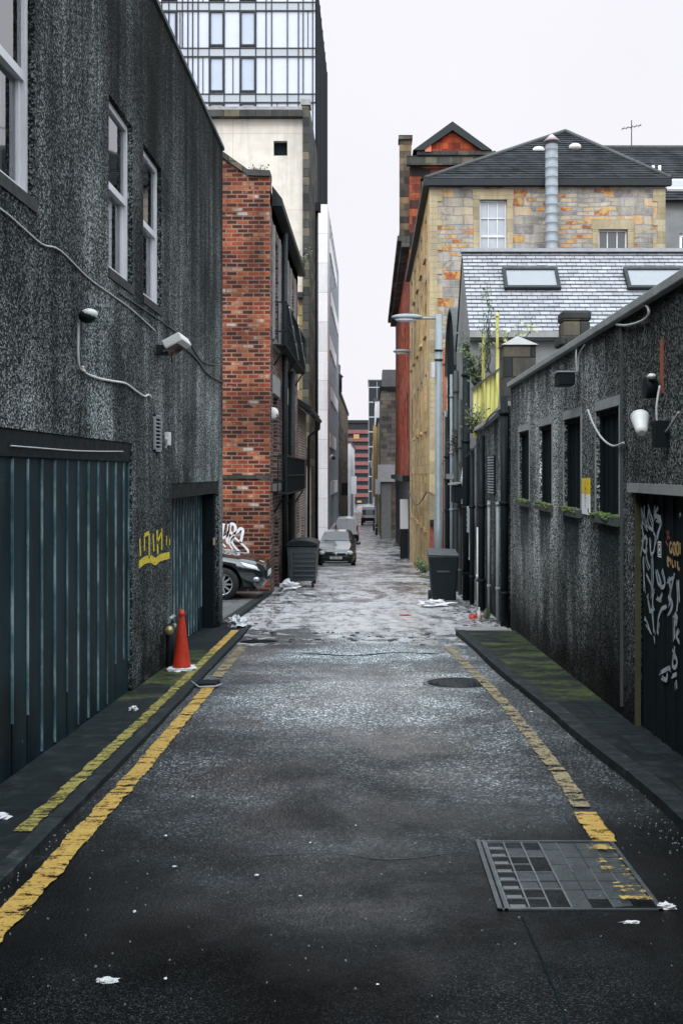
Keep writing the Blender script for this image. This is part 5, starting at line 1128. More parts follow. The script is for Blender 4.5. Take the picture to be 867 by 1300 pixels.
# ------------------------------------------------------------------ VEHICLES  (front towards -Y, centred on x=0, y 0..L, z up)
class Surf:
    # stations: y, half-width, bottom z, shoulder z, shoulder half-width, roof half-width, top z
    def __init__(s, st): s.st=st
    def at(s,y):
        st=s.st
        if y<=st[0][0]: return st[0][1:]
        for a,b in zip(st,st[1:]):
            if y<=b[0]:
                t=(y-a[0])/(b[0]-a[0]); return [p+(q-p)*t for p,q in zip(a[1:],b[1:])]
        return st[-1][1:]
    def prof(s,y):
        w,zb,zs,ws,wr,zt=s.at(y)
        P=[(0,zb),(w*.86,zb),(w*.97,zb+(zs-zb)*.22),(w,zb+(zs-zb)*.55),(w*.985,zb+(zs-zb)*.82),(ws,zs),(wr+(ws-wr)*.12,zs+(zt-zs)*.86),(wr*.86,zt-.02*(zt-zs>.2)),(0,zt+.02)]
        return P
    def p(s,y,t,sgn=1,off=0):
        P=s.prof(y); n=len(P)-1; k=min(int(t),n-1); f=t-k; a=Vector(P[k]); b=Vector(P[k+1]); q=a+(b-a)*f
        return Vector((sgn*q.x,y,q.y))
    def patch(s,mb,y0,y1,t0,t1,sgn,off=.006,ny=6,nt=5,y0b=None,y1b=None):
        G=[]
        for j in range(nt+1):
            tt=t0+(t1-t0)*j/nt; f=j/nt; ya=y0+((y0b if y0b is not None else y0)-y0)*f; yb=y1+((y1b if y1b is not None else y1)-y1)*f
            row=[]
            for i in range(ny+1):
                y=ya+(yb-ya)*i/ny; e=.01
                p=s.p(y,tt,sgn); du=s.p(y+e,tt,sgn)-s.p(y-e,tt,sgn); dv=s.p(y,min(tt+e,8),sgn)-s.p(y,max(tt-e,0),sgn)
                nrm=du.cross(dv)*(-sgn)
                if nrm.length>1e-9: nrm.normalize()
                if nrm.z<-.2 : nrm=-nrm
                if nrm.x*sgn<-.05: nrm=-nrm
                row.append(p+nrm*off)
            G.append(row)
        for r0,r1 in zip(G,G[1:]):
            for i in range(ny): mb.face([r0[i],r0[i+1],r1[i+1],r1[i]],True)
    def body(s,mb,ny=60):
        ys_=sorted({q[0] for q in s.st}|{s.st[0][0]+(s.st[-1][0]-s.st[0][0])*i/ny for i in range(ny+1)})
        rings=[]
        for y in ys_:
            P=s.prof(y); rings.append([Vector((q[0],y,q[1])) for q in P]+[Vector((-q[0],y,q[1])) for q in P[-2:0:-1]])
        b=len(mb.v); n=len(rings[0])
        for r in rings: mb.v+=r
        for i in range(len(rings)-1):
            for j in range(n):
                a0=b+i*n+j; a1=b+i*n+(j+1)%n; mb.f.append((a0,a1,a1+n,a0+n)); mb.sm.append(True)
        mb.f.append(tuple(b+j for j in range(n))); mb.sm.append(False); mb.f.append(tuple(b+(len(rings)-1)*n+j for j in range(n))); mb.sm.append(False)
def xform(mb,Mx):
    mb.v=[Mx@v for v in mb.v]; return mb
def wheel(root,Mx,c,r=.32,w=.2,side=1,spokes=10):
    m=MB(); m.lathe([(r*.66,-w/2),(r*.93,-w/2),(r,-w/2+.03),(r,w/2-.03),(r*.93,w/2),(r*.66,w/2)],32,c,axis='x'); m.f=m.f[:-2]; m.sm=m.sm[:-2]; o=xform(m,Mx).build('wheel',M['tyre'],root)
    m=MB(); xo=c[0]+side*(w/2-.03)
    m.lathe([(r*.68,-.015),(r*.68,.025),(r*.62,.02),(r*.60,-.015)],32,(xo,c[1],c[2]),axis='x') if side>0 else m.lathe([(r*.60,.015),(r*.62,-.02),(r*.68,-.025),(r*.68,.015)],32,(xo,c[1],c[2]),axis='x')
    for k in range(spokes):
        a=2*math.pi*k/spokes; d=Vector((0,math.cos(a),math.sin(a))); pr=Vector((0,-math.sin(a),math.cos(a))); C=Vector((xo,c[1],c[2]))
        A=C+d*.04; Bp=C+d*r*.63
        m.hexa([A-pr*.022+Vector((-.01,0,0)),A+pr*.022+Vector((-.01,0,0)),Bp+pr*.013+Vector((-.01,0,0)),Bp-pr*.013+Vector((-.01,0,0)),A-pr*.022+Vector((side*.022,0,0)),A+pr*.022+Vector((side*.022,0,0)),Bp+pr*.013+Vector((side*.022,0,0)),Bp-pr*.013+Vector((side*.022,0,0))])
    m.lathe([(.06,-.02),(.06,.025)],16,(xo,c[1],c[2]),axis='x'); xform(m,Mx).build('rim',M['chrome'],o)
    m=MB(); m.lathe([(r*.68,-.01),(r*.68,.0)],24,(c[0],c[1],c[2]),axis='x'); xform(m,Mx).build('hub_shadow',M['black'],o)
def arches(o,Mx,cs,r):
    for (x,y,z) in cs:
        m=MB(); m.lathe([(r,-.26),(r,.26)],28,(x,y,z),axis='x'); xform(m,Mx)
        c=m.build('wheel_arch_cutter',M['black'],None); 
        md=o.modifiers.new('arch','BOOLEAN'); md.operation='DIFFERENCE'; md.object=c; md.solver='EXACT'
        bpy.context.view_layer.update(); dg=bpy.context.evaluated_depsgraph_get(); me=bpy.data.meshes.new_from_object(o.evaluated_get(dg)); o.modifiers.clear(); o.data=me
        bpy.data.objects.remove(c)
def make_car(name,label,Mx,base,st,kind):
    root=thing(name,label,'car' if kind in('hatch','saloon') else 'van',base); S_=Surf(st); L=st[-1][0]
    m=MB(); S_.body(m); W=max(q[1] for q in st); o=xform(m,Mx).build('body',M['carblack' if kind in('hatch','saloon') else 'vanwhite'],root)
    return root,S_,L,W,o
# hatchback facing the viewer
zz=g(45); Mx=Matrix.Translation((-1.47,44,g(45.5)-.02))
st=[(0,.60,.30,.50,.58,.45,.62),(.06,.70,.22,.55,.70,.55,.70),(.2,.78,.2,.68,.77,.62,.80),(.5,.82,.2,.82,.80,.66,.90),(.95,.84,.2,.92,.81,.68,1.00),(1.15,.84,.2,.94,.81,.64,1.10),(1.75,.84,.2,.97,.80,.56,1.50),(2.3,.84,.2,.98,.80,.57,1.55),(3.2,.84,.2,.99,.79,.56,1.52),(3.8,.82,.22,.98,.76,.50,1.15),(4.0,.76,.28,.9,.70,.42,.95)]
hb,S_,L,W,bo=make_car('parked_car','black hatchback parked facing the viewer on the left of the lane','x' and Mx,(-1.47,44,g(45)),st,'hatch')
arches(bo,Mx,[(s*.8,y,.31) for s in (-1,1) for y in (.78,3.2)],.36)
for s in (-1,1):
    for y in (.78,3.2): wheel(hb,Mx,(s*.72,y,.30),.30,.2,s)
m=MB(); 
for s in (-1,1): S_.patch(m,1.17,1.72,7.0,8.0,s,.012,6,6); S_.patch(m,1.25,1.70,6.55,7.0,s,.012,6,3,1.3,1.70)
xform(m,Mx).build('windscreen',M['carglass'],hb,recalc=False)
m=MB()
for s in (-1,1): S_.patch(m,1.45,3.4,5.1,6.2,s,.008,8,4,1.85,3.2)
xform(m,Mx).build('side_window',M['carglass'],hb,recalc=False)
for s in (-1,1):
    m=MB(); m.ell((s*.60,.10,.67),(.14,.16,.10),14,8); xform(m,Mx).build('headlight',M['lens'],hb)
    m=MB(); m.ell((s*.95,1.35,1.0),(.10,.06,.08),12,8); m.tube([(s*.8,1.38,.97),(s*.92,1.36,.98)],.025,6); xform(m,Mx).build('mirror',M['carblack'],hb)
m=MB(); m.box(-.42,.42,-.015,.08,.58,.66); xform(m,Mx).build('grille',M['black'],hb,bevel=.01)
m=MB(); m.ell((0,-.02,.63),(.06,.02,.06)); xform(m,Mx).build('badge',M['chrome'],hb)
m=MB(); m.box(-.66,.66,-.05,.15,.24,.52); xform(m,Mx).build('bumper',M['rubber'],hb,bevel=.04)
m=MB(); m.box(-.5,.5,-.06,-.04,.28,.32); xform(m,Mx).build('lower_trim',M['galv'],hb)
m=MB(); m.box(-.26,.26,-.075,-.052,.41,.52); pl=xform(m,Mx).build('number_plate',M['plate_w'],hb); m=MB(); text_mb(m,'LB02 VEH',Fr((-1.47,44-.078,0),(1,0,0),(0,-1,0)),0,g(45.5)-.02+.43,.10,.002,1); m.build('lettering',M['ink'],pl,recalc=False)
# car in the yard, facing +X ; side towards the viewer
Rz=Matrix.Rotation(R(90),4,'Z')     # local -Y (front) -> +X
Mx=Matrix.Translation((-2.04,20.5,g(20)+.05))@Rz
st=[(0,.50,.32,.52,.50,.40,.60),(.05,.64,.24,.56,.62,.50,.66),(.18,.76,.2,.62,.75,.6,.73),(.45,.84,.2,.70,.82,.66,.80),(.9,.88,.2,.80,.85,.68,.89),(1.3,.89,.2,.88,.86,.68,.97),(1.5,.89,.2,.92,.86,.62,1.06),(2.2,.89,.2,.95,.85,.56,1.42),(2.9,.89,.2,.96,.85,.56,1.45),(3.8,.89,.2,.97,.84,.56,1.15),(4.5,.84,.24,.92,.78,.55,1.0)]
sc,S_,L,W,bo=make_car('parked_car','shiny black car nosing out of the yard beside the brick building',Mx,(-4.2,20.4,g(20)),st,'saloon')
arches(bo,Mx,[(s*.85,y,.33) for s in (-1,1) for y in (.80,3.6)],.37)
for s in (-1,1):
    for y in (.80,3.6): wheel(sc,Mx,(s*.80,y,.315),.315,.2,s)
m=MB()
for s in (-1,1): S_.patch(m,1.52,2.18,7.0,8.0,s,.01,6,6)
xform(m,Mx).build('windscreen',M['carglass'],sc,recalc=False)
m=MB()
for s in (-1,1): S_.patch(m,1.9,3.6,5.1,6.2,s,.008,8,4,2.2,3.3)
xform(m,Mx).build('side_window',M['carglass'],sc,recalc=False)
for s in (-1,1):
    m=MB(); S_.patch(m,.10,.34,4.6,5.3,s,.010,8,4,.16,.46); xform(m,Mx).build('headlight',M['lens'],sc,recalc=False)
m=MB(); m.box(-.5,.5,-.02,.1,.38,.56); xform(m,Mx).build('grille',M['black'],sc,bevel=.02)
m=MB(); m.box(-.26,.26,-.035,-.02,.42,.52); xform(m,Mx).build('number_plate',M['plate_w'],sc)
m=MB()
for s in (-1,1): m.ell((s*.74,.16,.40),(.04,.07,.045),10,6)
xform(m,Mx).build('fog_light',M['chrome'],sc)
# white van, rear towards the viewer
Mx=Matrix.Translation((-1.80,78,g(79)-.02))
st=[(0,.82,.36,1.0,.80,.70,1.82),(.06,.86,.3,1.0,.85,.72,1.86),(.5,.87,.28,1.0,.86,.73,1.90),(2.6,.87,.28,1.0,.86,.73,1.90),(3.1,.87,.28,1.0,.85,.66,1.70),(3.5,.86,.28,1.0,.83,.62,1.15),(4.1,.84,.28,.85,.80,.6,.95),(4.3,.76,.34,.6,.7,.5,.75)]
vn,S_,L,W,bo=make_car('parked_van','small white van seen from behind with a yellow number plate',Mx,(-1.80,80,g(79)),st,'van')
m=MB(); m.box(-.84,.84,-.06,.06,.26,.62); xform(m,Mx).build('bumper',M['rubber'],vn,bevel=.03)
m=MB(); m.box(-.26,.26,-.02,-.004,.84,.95); xform(m,Mx).build('number_plate',M['plate_y'],vn)
for s in (-1,1):
    m=MB(); m.box(s*.80-.06,s*.80+.06,-.02,.10,.85,1.3); xform(m,Mx).build('tail_light',M['redlens'],vn)
    for y in (.75,3.3): m=MB(); m.lathe([(.3,-.1),(.3,.1)],20,(s*.80,y,.30),axis='x'); xform(m,Mx).build('wheel',M['tyre'],vn)
m=MB(); m.box(-.006,.006,-.012,-.002,.65,1.75); xform(m,Mx).build('door_seam',M['spandrel'],vn)
m=MB(); m.ell((0,-.005,1.72),(.07,.02,.03)); xform(m,Mx).build('brake_light',M['galv'],vn)
# truck facing the viewer
Mx=Matrix.Translation((-.10,124,g(125)-.02))
st=[(0,.98,.45,1.2,.96,.82,2.25),(.1,1.02,.4,1.2,1.0,.84,2.35),(1.6,1.02,.4,1.2,1.0,.85,2.42),(6,1.02,.4,1.2,1.0,.86,2.45)]
tr,S_,L,W,bo=make_car('parked_van','white high fronted van facing the viewer far down the street',Mx,(-.1,127,g(126)),st,'van')
m=MB(); m.box(-.82,.82,-.03,.0,1.28,1.95); xform(m,Mx).build('windscreen',M['pane_pale'],tr)
m=MB(); m.box(-.85,-.45,-.035,-.031,1.3,1.9); m.box(.45,.85,-.035,-.031,1.3,1.9); xform(m,Mx).build('side_pane',M['carglass'],tr)
m=MB(); m.box(-1.0,1.0,-.08,.0,.35,.95); xform(m,Mx).build('bumper',M['rubber'],tr,bevel=.03)
m=MB(); m.box(-.5,.5,-.1,-.082,.42,.55); xform(m,Mx).build('bumper_strip',M['white'],tr)
for s in (-1,1):
    m=MB(); m.box(s*.78-.15,s*.78+.15,-.06,-.0,.97,1.15); xform(m,Mx).build('headlight',M['amber' if s<0 else 'lens'],tr)
    for y in (.9,4.8): m=MB(); m.lathe([(.36,-.12),(.36,.12)],20,(s*.9,y,.36),axis='x'); xform(m,Mx).build('wheel',M['tyre'],tr)
t=thing('parked_motorbike','dark motorbike parked by the right kerb in front of the far van','motorbike',(.55,118,g(118)))
zb=g(118); m=MB(); m.box(.42,.68,117.4,118.6,zb+.4,zb+.9); m.build('frame',M['iron'],t,bevel=.08); m=MB(); m.tube([(.2,117.5,zb+1.05),(.9,117.5,zb+1.05)],.03,6); m.build('handlebar',M['chrome'],t)
for y in (117.3,118.7): m=MB(); m.lathe([(.31,-.05),(.31,.05)],20,(.55,y,zb+.31),axis='x'); m.build('wheel',M['tyre'],t)

# ------------------------------------------------------------------ METAL COVER, MANHOLE
def gz(x,y,h=0): return g(y)+bumpz(x,y)+h
t=thing('access_cover','large rectangular metal cover with concrete filled cells in the near asphalt','manhole cover',(.87,4.7,g(4.7)))
X0,X1,Y0,Y1=.53,1.22,4.27,5.17; zc=g(4.7)
def zz(y): return g(y)+.003
def sbox(m,a,b,c,d,h0,h1): m.hexa([(a,c,zz(c)+h0),(b,c,zz(c)+h0),(b,d,zz(d)+h0),(a,d,zz(d)+h0),(a,c,zz(c)+h1),(b,c,zz(c)+h1),(b,d,zz(d)+h1),(a,d,zz(d)+h1)])
m=MB(); sbox(m,X0,X0+.02,Y0,Y1,-.03,.010); sbox(m,X0+.03,X0+.045,Y0,Y1,-.03,.008); sbox(m,X1-.02,X1,Y0,Y1,-.03,.006); sbox(m,X0,X1,Y0,Y0+.012,-.03,.004); sbox(m,X0,X1,Y1-.018,Y1,-.03,.006); m.build('frame',plain('worn_iron',(.10,.115,.12),.38,metal=.4,var=.5,nscale=12),t)
m=MB(); nx_,ny_=7,8; cw=(X1-X0-.07)/nx_; ch=(Y1-Y0-.04)/ny_; dk=MB()
random.seed(9)
m2=MB()
for i in range(nx_):
    for j in range(ny_):
        a=X0+.048+i*cw; c=Y0+.02+j*ch; deep=i==0 or (i in(1,2) and (j in (0,1,4,5,7)) and random.random()<.8)
        h=-.020 if deep else random.uniform(-.003,.0005)
        q=.006 if i<3 else .0015
        sbox(m,a+q,a+cw-q,c+q,c+ch-q,-.035,h)
        if i==0: sbox(m2,a+.01,a+cw-.012,c+.006,c+ch*.42,-.035,-.001)
m.build('cell_fill',plain('cell_concrete',(.045,.054,.056),.4,var=.95,nscale=13,bump=1.0),t)
for i in range(4):
    a=X0+.048+i*cw; sbox(m2,a-.004,a+.004,Y0+.02,Y1-.02,-.03,.004)
for i,(a_,b_) in ((4,(.5,1)),(5,(0,.55)),(6,(.2,1))):
    a=X0+.048+i*cw; sbox(m2,a-.002,a+.002,Y0+.02+(Y1-Y0-.04)*a_,Y0+.02+(Y1-Y0-.04)*b_,-.03,.002)
for j in range(ny_+1):
    c=Y0+.02+j*ch; sbox(m2,X0+.048,X0+.048+(2.0 if j%2 else 3)*cw,c-.0035,c+.0035,-.03,.003)
m2.build('ribs',plain('worn_iron_ribs',(.17,.185,.19),.35,metal=.3,var=.5,nscale=12),t)
m=MB(); sbox(m,X0-.01,X1+.01,Y0-.01,Y1+.01,-.08,-.036); m.build('pit',M['void'],t)
t=thing('manhole_cover','round iron manhole cover beside the right yellow line','manhole cover',(.86,9.95,g(9.95)))
mx_,my_=.86,10.05; zc=gz(mx_,my_,.008)
def tilt(mb): 
    for v in mb.v: v.z+= g(v.y)-g(my_)
    return mb
m=MB(); m.lathe([(.31,-.01),(.34,-.01),(.34,.0),(.31,.0)],40,(mx_,my_,zc)); m.f=m.f[:-2]; m.sm=m.sm[:-2]; tilt(m).build('ring',plain('worn_ring',(.15,.16,.165),.45,var=.5,nscale=15),t)
m=MB(); m.lathe([(.295,-.01),(.295,-.002),(.02,-.001)],40,(mx_,my_,zc)); 
for k in range(-4,5):
    h=math.sqrt(max(0,.27**2-(k*.06)**2)); m.box(mx_+k*.06-.008,mx_+k*.06+.008,my_-h,my_+h,zc-.004,zc+.003)
tilt(m).build('lid',M['iron'],t)

for k,(pts,w,lb) in enumerate([([(-.62,4.95),(-.2,5.0),(.1,4.9),(.45,5.02)],.004,'thin pale crack across the near tarmac left of the metal cover'),([(.62,4.2),(.64,3.4),(.60,2.6)],.006,'dark straight seam running towards the viewer from the metal cover'),([(-.8,12.2),(-.2,12.0),(.3,12.25),(.8,12.1)],.035,'ragged crack across the lane near the round manhole')]):
    m=MB(); P=spline(pts,8)
    for a,b in zip(P,P[1:]):
        d=(b-a).normalized(); n_=Vector((-d.y,d.x,0))*w*(.6+.8*abs(mnoise.noise(a*5)))
        q=[a+n_,a-n_,b-n_,b+n_]; m.face([(v.x,v.y,gz(v.x,v.y,.0035)) for v in q])
    tag(m.build('tarmac_crack',M['concrete_d'] if k==0 else M['void'],recalc=False),lb,'road crack',kind='structure')
# ------------------------------------------------------------------ LITTER
def scrap(name,label,x,y,r,mat,cat='litter',seed=1,h=None,group=None,n=12,m_=8):
    zb=g(y)+(.055 if x>kr(y) and y<14.2 else (.037 if x<kl(y) and y<15 else bumpz(x,y)))
    m=MB(); m.ell((x,y,zb+r[2]*.75),r,n,m_,1.1,seed); return tag(m.build(name,M[mat],loc=(x,y,zb)),label,cat,group)
scrap('plastic_bag','crumpled white bag at the corner of the left wall by the yard entrance',-1.90,14.75,(.13,.12,.08),'paper',seed=3,n=22,m_=14)
scrap('plastic_bag','white crumpled bag on the ground between the brick building and waste container',-1.83,23.2,(.20,.15,.12),'paper',seed=5,n=22,m_=14)
scrap('plastic_bag','flattened white and blue bag lying in front of the wheelie bin',1.20,18.7,(.26,.14,.06),'paper',seed=8,n=22,m_=14)
scrap('crushed_can','crushed white can with a red end right of the metal cover',1.24,4.30,(.035,.02,.012),'paper',seed=4)
scrap('paper_scrap','pale flattened scrap on the near asphalt, left of centre',-.93,3.62,(.035,.018,.006),'offwhite',seed=6)
scrap('paper_scrap','small pale scrap on the dark pavement at the left frame edge',-1.98,5.45,(.05,.04,.014),'paper',seed=7)
scrap('paper_scrap','white scrap on the pavement below the large teal garage door',-1.95,8.45,(.035,.03,.02),'paper',seed=9)
scrap('paper_scrap','white sliver of litter just below the metal cover',1.05,4.14,(.03,.011,.005),'paper',seed=12)
scrap('red_litter','red plastic scrap beside the cream gas pipe',1.70,16.5,(.10,.06,.035),'red',seed=13)
m=MB(); m.lathe([(.03,0),(.032,.12),(.012,.16),(.012,.2)],12,(1.72,16.2,g(16.2)+.0)); tag(m.build('bottle',M['offwhite'],loc=(1.72,16.2,g(16.2))),'small clear bottle standing next to the red scrap','bottle')
m=MB(); m.lathe([(.03,0),(.032,.10),(.014,.14),(.012,.17)],12,(1.84,16.3,g(16.3))); tag(m.build('bottle',M['leaf'],loc=(1.84,16.3,g(16.3))),'small green bottle by the wall near the red scrap','bottle')
scrap('red_litter','small red scrap on the pale concrete in mid lane',.58,16.9,(.10,.03,.012),'red',seed=14)
# black pot lids
def lidob(x,y,r,label):
    m=MB(); m.lathe([(r,0),(r*1.02,.012),(r*.9,.035),(r*.2,.04)],24,(x,y,gz(x,y,.012))); return tag(m.build('drain_lid',M['black'],loc=(x,y,g(y))),label,'drain cover')
t=thing('drain_lid','loose black gully lid on the yellow line by the cone','drain cover',(-1.56,9.85,g(9.85)))
m=MB(); m.hexa([(-1.66,9.75,gz(-1.6,9.75,.013)),(-1.46,9.75,gz(-1.5,9.75,.013)),(-1.46,10.0,gz(-1.5,10.0,.013)),(-1.66,10.0,gz(-1.6,10,.013)),(-1.65,9.76,gz(-1.6,9.76,.045)),(-1.47,9.76,gz(-1.5,9.76,.045)),(-1.47,9.99,gz(-1.5,9.99,.045)),(-1.65,9.99,gz(-1.6,9.99,.045))]); m.build('plate',M['black'],t)
m=MB(); m.tube([(-1.72,9.85,g(9.8)+.05),(-1.62,9.70,gz(-1.6,9.7,.02)),(-1.46,9.70,gz(-1.46,9.7,.03)),(-1.42,9.8,gz(-1.42,9.8,.035))],.008,6); m.build('handle',M['cable'],t)
m=MB(); 
for k in range(14): 
    a=2*math.pi*k/14
m.ell((-1.45,13.35,gz(-1.45,13.35,.004)),(.24,.16,.018),20,6,.5,3); tag(m.build('tarmac_patch',M['void'],loc=(-1.45,13.35,g(13.35))),'black sunken tarmac patch at the end of the left yellow line','tarmac patch')
# small repeated scraps on the near road
random.seed(31); first=None
for k in range(15):
    y=random.choice([random.uniform(3.0,6),random.uniform(4,11)]); x=random.uniform(-1.3,1.45)
    if .45<x<1.3 and 4.1<y<5.3: x=-.3
    o=None
    if first is None:
        m=MB(); m.ell((0,0,0),(.012,.009,.0025),8,5,1.3,2); first=m.build('litter_fragment',M['paper']); o=first
    else: o=first.copy(); COL.objects.link(o)
    o.location=(x,y,gz(x,y,.012)); o.rotation_euler=(0,0,random.uniform(0,6)); s=random.uniform(.35,.9); o.scale=(s,s*random.uniform(.5,1.2),s)
    tag(o,'tiny pale fragment of litter on the near asphalt','litter','tiny fragments on the near asphalt')
# grit (uncountable)
m=MB(); random.seed(5)
def chip(m,x,y,z,s):
    a=random.uniform(0,6.28); h=s*random.uniform(.15,.45); P=[(x+math.cos(a+q*1.57+random.uniform(-.3,.3))*s,y+math.sin(a+q*1.57+random.uniform(-.3,.3))*s) for q in range(4)]
    m.hexa([(p[0],p[1],z-.003) for p in P]+[(x+(p[0]-x)*.7,y+(p[1]-y)*.7,z+h) for p in P])
for k in range(1700):
    u=random.random()
    if u<.3: y=random.uniform(2.5,14); x=kr(y)-abs(random.gauss(0,.10))
    elif u<.5: y=random.uniform(2.5,14); x=kl(y)+abs(random.gauss(0,.05))
    else: y=random.uniform(2.2,13.5); x=random.uniform(-1.5,1.5)
    chip(m,x,y,gz(x,y,.004),random.choice([.002,.003,.004,.005]))
tag(m.build('grit',M['grit']),'loose pale grit and chippings scattered over the asphalt','grit',kind='stuff')
m=MB(); random.seed(6)
for k in range(330):
    u=random.random()
    if u<.28: y=13.8+random.gauss(0,.4); x=random.uniform(-1.7,1.3)
    elif u<.75: y=random.uniform(14.6,26); x=random.uniform(1.4,1.98)
    else: y=random.uniform(20,30); x=random.choice([random.uniform(-2.0,-.6),random.uniform(1.2,1.9)])
    chip(m,x,y,gz(x,y,.0),random.choice([.012,.02,.03,.05]))
tag(m.build('rubble',plain('broken_tarmac',(.05,.055,.058),.6,var=.7,nscale=20)),'broken lumps of tarmac and stone where the asphalt gives way','rubble',kind='stuff')
m=MB(); random.seed(16)
for k in range(500):
    u=random.random()
    if u<.5: y=random.uniform(14.6,30); x=1.98-abs(random.gauss(0,.3))
    else: y=random.uniform(15,30); x=-2.05+abs(random.gauss(0,.35)) if y>22 else random.uniform(-2.0,-1.5)
    z=gz(x,y,.012); s=random.uniform(.02,.05); a=random.uniform(0,6.28); c,d=math.cos(a)*s,math.sin(a)*s
    m.face([(x+c,y+d,z),(x-d*.5,y+c*.5,z+.015),(x-c,y-d,z+.004),(x+d*.5,y-c*.5,z+.01)])
tag(m.build('fallen_leaves',plain('rotting_leaves',(.06,.05,.04),.7,var=.7,nscale=20),recalc=False),'rotting leaves gathered along the feet of the walls','leaves',kind='stuff')

# ------------------------------------------------------------------ PLANTS
def shrub(name,label,base,spread,n,leafs,mat,seed,size=.04,up=1.0,dirs=None,trunk=.012):
    random.seed(seed); t=thing(name,label,'plant',base); st=MB(); lf=MB(); B0=Vector(base)
    for i in range(n):
        d=Vector((random.uniform(-1,1)*spread[0],random.uniform(-1,1)*spread[1],random.uniform(.4,1)*spread[2]*up)); 
        P=[B0+Vector((random.uniform(-.1,.1),random.uniform(-.1,.1),0))]
        k=6
        for j in range(1,k+1): 
            f=j/k; P.append(B0+d*f+Vector((random.uniform(-.06,.06),random.uniform(-.06,.06),random.uniform(-.05,.05))))
        st.tube(P,trunk,5,rs=[trunk*(1-.8*j/k) for j in range(k+1)])
        for q in range(leafs):
            f=random.uniform(.25,1); idx=min(int(f*k),k-1); p=P[idx].lerp(P[idx+1],f*k-idx)+Vector((random.gauss(0,.05),random.gauss(0,.05),random.gauss(0,.05)))
            a=Vector((random.uniform(-1,1),random.uniform(-1,1),random.uniform(-1,.6))).normalized(); b=a.orthogonal().normalized(); s=size*random.uniform(.6,1.3)
            lf.face([p,p+a*s*.5+b*s*.35,p+a*s*1.2,p+a*s*.5-b*s*.35])
    st.build('stem',M['twig'],t); lf.build('foliage',M[mat],t,recalc=False); return t
shrub('buddleia','leafy weed bush sprouting above the low wall below the slate roof',(2.02,19.4,3.2),(.42,.3,1.25),16,34,'leaf',3,.06)
shrub('buddleia','tall thin weed stem rising in front of the slate roof',(2.18,19.0,3.5),(.16,.1,1.9),4,26,'leaf',8,.07)
shrub('buddleia','yellowish sprig growing beside the pyramid capped pier',(2.45,17.3,3.75),(.35,.1,.55),3,14,'leaf_y',5,.07)
shrub('climbing_weed','dark trailing weeds over the coping of the low wall',(1.93,19.3,2.4),(.18,.5,.55),12,22,'leaf',13,.055)
shrub('climbing_weed','trailing weeds hanging beside the arched building',(1.88,22.6,2.6),(.15,.5,-.8),8,18,'twig',14,.06)
shrub('gutter_weed','weed tuft growing from the gutter of the brick building',(-1.98,29.6,7.6),(.22,.4,.5),9,16,'leaf',15,.06)
shrub('roof_weed','tuft of weeds on the coping of the brick building',(-2.4,22.15,8.12),(.25,.15,.18),8,10,'moss',18,.05)
shrub('gully_weed','small mossy weed at the foot of the sandstone corner',(1.75,33.0,g(33)),(.4,.5,.45),14,20,'leaf',19,.07)

# ------------------------------------------------------------------ WORLD, SUN, CAMERA
W_=bpy.data.worlds.new('World'); SC.world=W_; W_.use_nodes=True; nt=W_.node_tree; bg=nt.nodes['Background']
sky=nt.nodes.new('ShaderNodeTexSky'); sky.sky_type='NISHITA'; sky.sun_disc=False; sky.sun_elevation=R(42); sky.sun_rotation=R(200); sky.air_density=2; sky.dust_density=4
mul_=nt.nodes.new('ShaderNodeVectorMath'); mul_.operation='SCALE'; mul_.inputs['Scale'].default_value=.006; nt.links.new(sky.outputs[0],mul_.inputs[0])
tc=nt.nodes.new('ShaderNodeTexCoord'); sx=nt.nodes.new('ShaderNodeSeparateXYZ'); nt.links.new(tc.outputs['Generated'],sx.inputs[0])
nz=nt.nodes.new('ShaderNodeTexNoise'); nz.inputs['Scale'].default_value=1.6; nz.inputs['Detail'].default_value=5; nt.links.new(tc.outputs['Generated'],nz.inputs['Vector'])
def wramp(sock,stops):
    cr=nt.nodes.new('ShaderNodeValToRGB')
    while len(cr.color_ramp.elements)<len(stops): cr.color_ramp.elements.new(.5)
    for e,(p,c) in zip(cr.color_ramp.elements,stops): e.position=p; e.color=(*c,1)
    nt.links.new(sock,cr.inputs[0]); return cr.outputs[0]
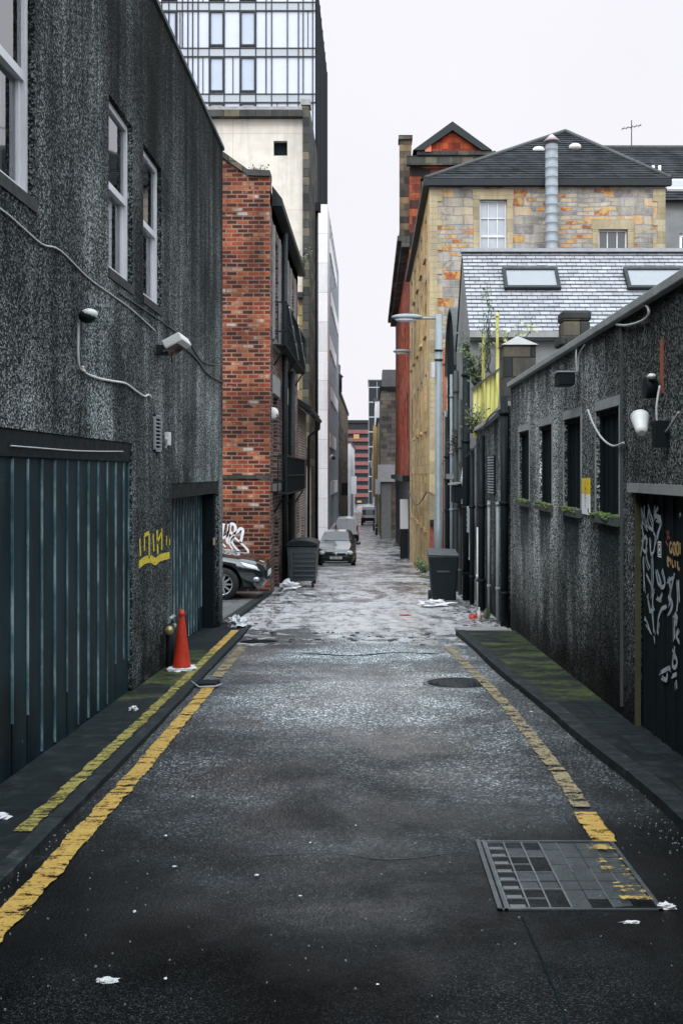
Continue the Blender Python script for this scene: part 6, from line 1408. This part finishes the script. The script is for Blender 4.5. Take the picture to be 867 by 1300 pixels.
def wmath(op,a,b):
    m=nt.nodes.new('ShaderNodeVectorMath'); m.operation=op
    for k,v in ((0,a),(1,b)):
        if isinstance(v,tuple): m.inputs[k].default_value=v
        else: nt.links.new(v,m.inputs[k])
    return m.outputs[0]
cloud=wramp(nz.outputs['Fac'],[(.3,(.695,.685,.735)),(.7,(.755,.742,.785))])
# overcast dome: brighter overhead than at the horizon, as a cloudy sky is; a little brighter on the sun's side (behind the viewer)
up=wramp(sx.outputs[2],[(.44,(1,1,1)),(.62,(1.85,2.05,2.1)),(1,(2.7,3.1,3.15))])
back=nt.nodes.new('ShaderNodeMapRange'); back.inputs[1].default_value=-.7; back.inputs[2].default_value=.1; back.inputs[3].default_value=2.3; back.inputs[4].default_value=1.0; nt.links.new(sx.outputs[1],back.inputs[0])
tot=wmath('MULTIPLY',wmath('MULTIPLY',cloud,up),back.outputs[0])
nt.links.new(wmath('ADD',mul_.outputs[0],tot),bg.inputs[0]); bg.inputs[1].default_value=1.0
sl_=bpy.data.lights.new('sun','SUN'); sl_.energy=1.0; sl_.angle=R(20); sl_.color=(1,.97,.93); so_=bpy.data.objects.new('sun',sl_); COL.objects.link(so_)
az=R(200); el=R(42); d=Vector((math.sin(az)*math.cos(el),math.cos(az)*math.cos(el),math.sin(el))); so_.rotation_euler=d.to_track_quat('Z','Y').to_euler(); so_.location=(0,0,30)
cam=bpy.data.cameras.new('camera'); co=bpy.data.objects.new('camera',cam); COL.objects.link(co); SC.camera=co
co.location=(0,0,CAMZ); co.rotation_euler=(R(90),R(0),0)
cam.sensor_fit='VERTICAL'; cam.sensor_height=36; cam.sensor_width=24; cam.lens=36
cam.shift_x=-36.5/1300; cam.shift_y=-50/1300; cam.clip_end=4000; cam.clip_start=.05
vs=SC.view_settings; vs.view_transform='Standard'; vs.look='None'; vs.exposure=.3; vs.gamma=1; vs.use_curve_mapping=False
SC.render.engine='CYCLES'; SC.cycles.max_bounces=6; SC.cycles.diffuse_bounces=3; SC.cycles.glossy_bounces=3; SC.cycles.transparent_max_bounces=8; SC.render.resolution_x=682; SC.render.resolution_y=1024
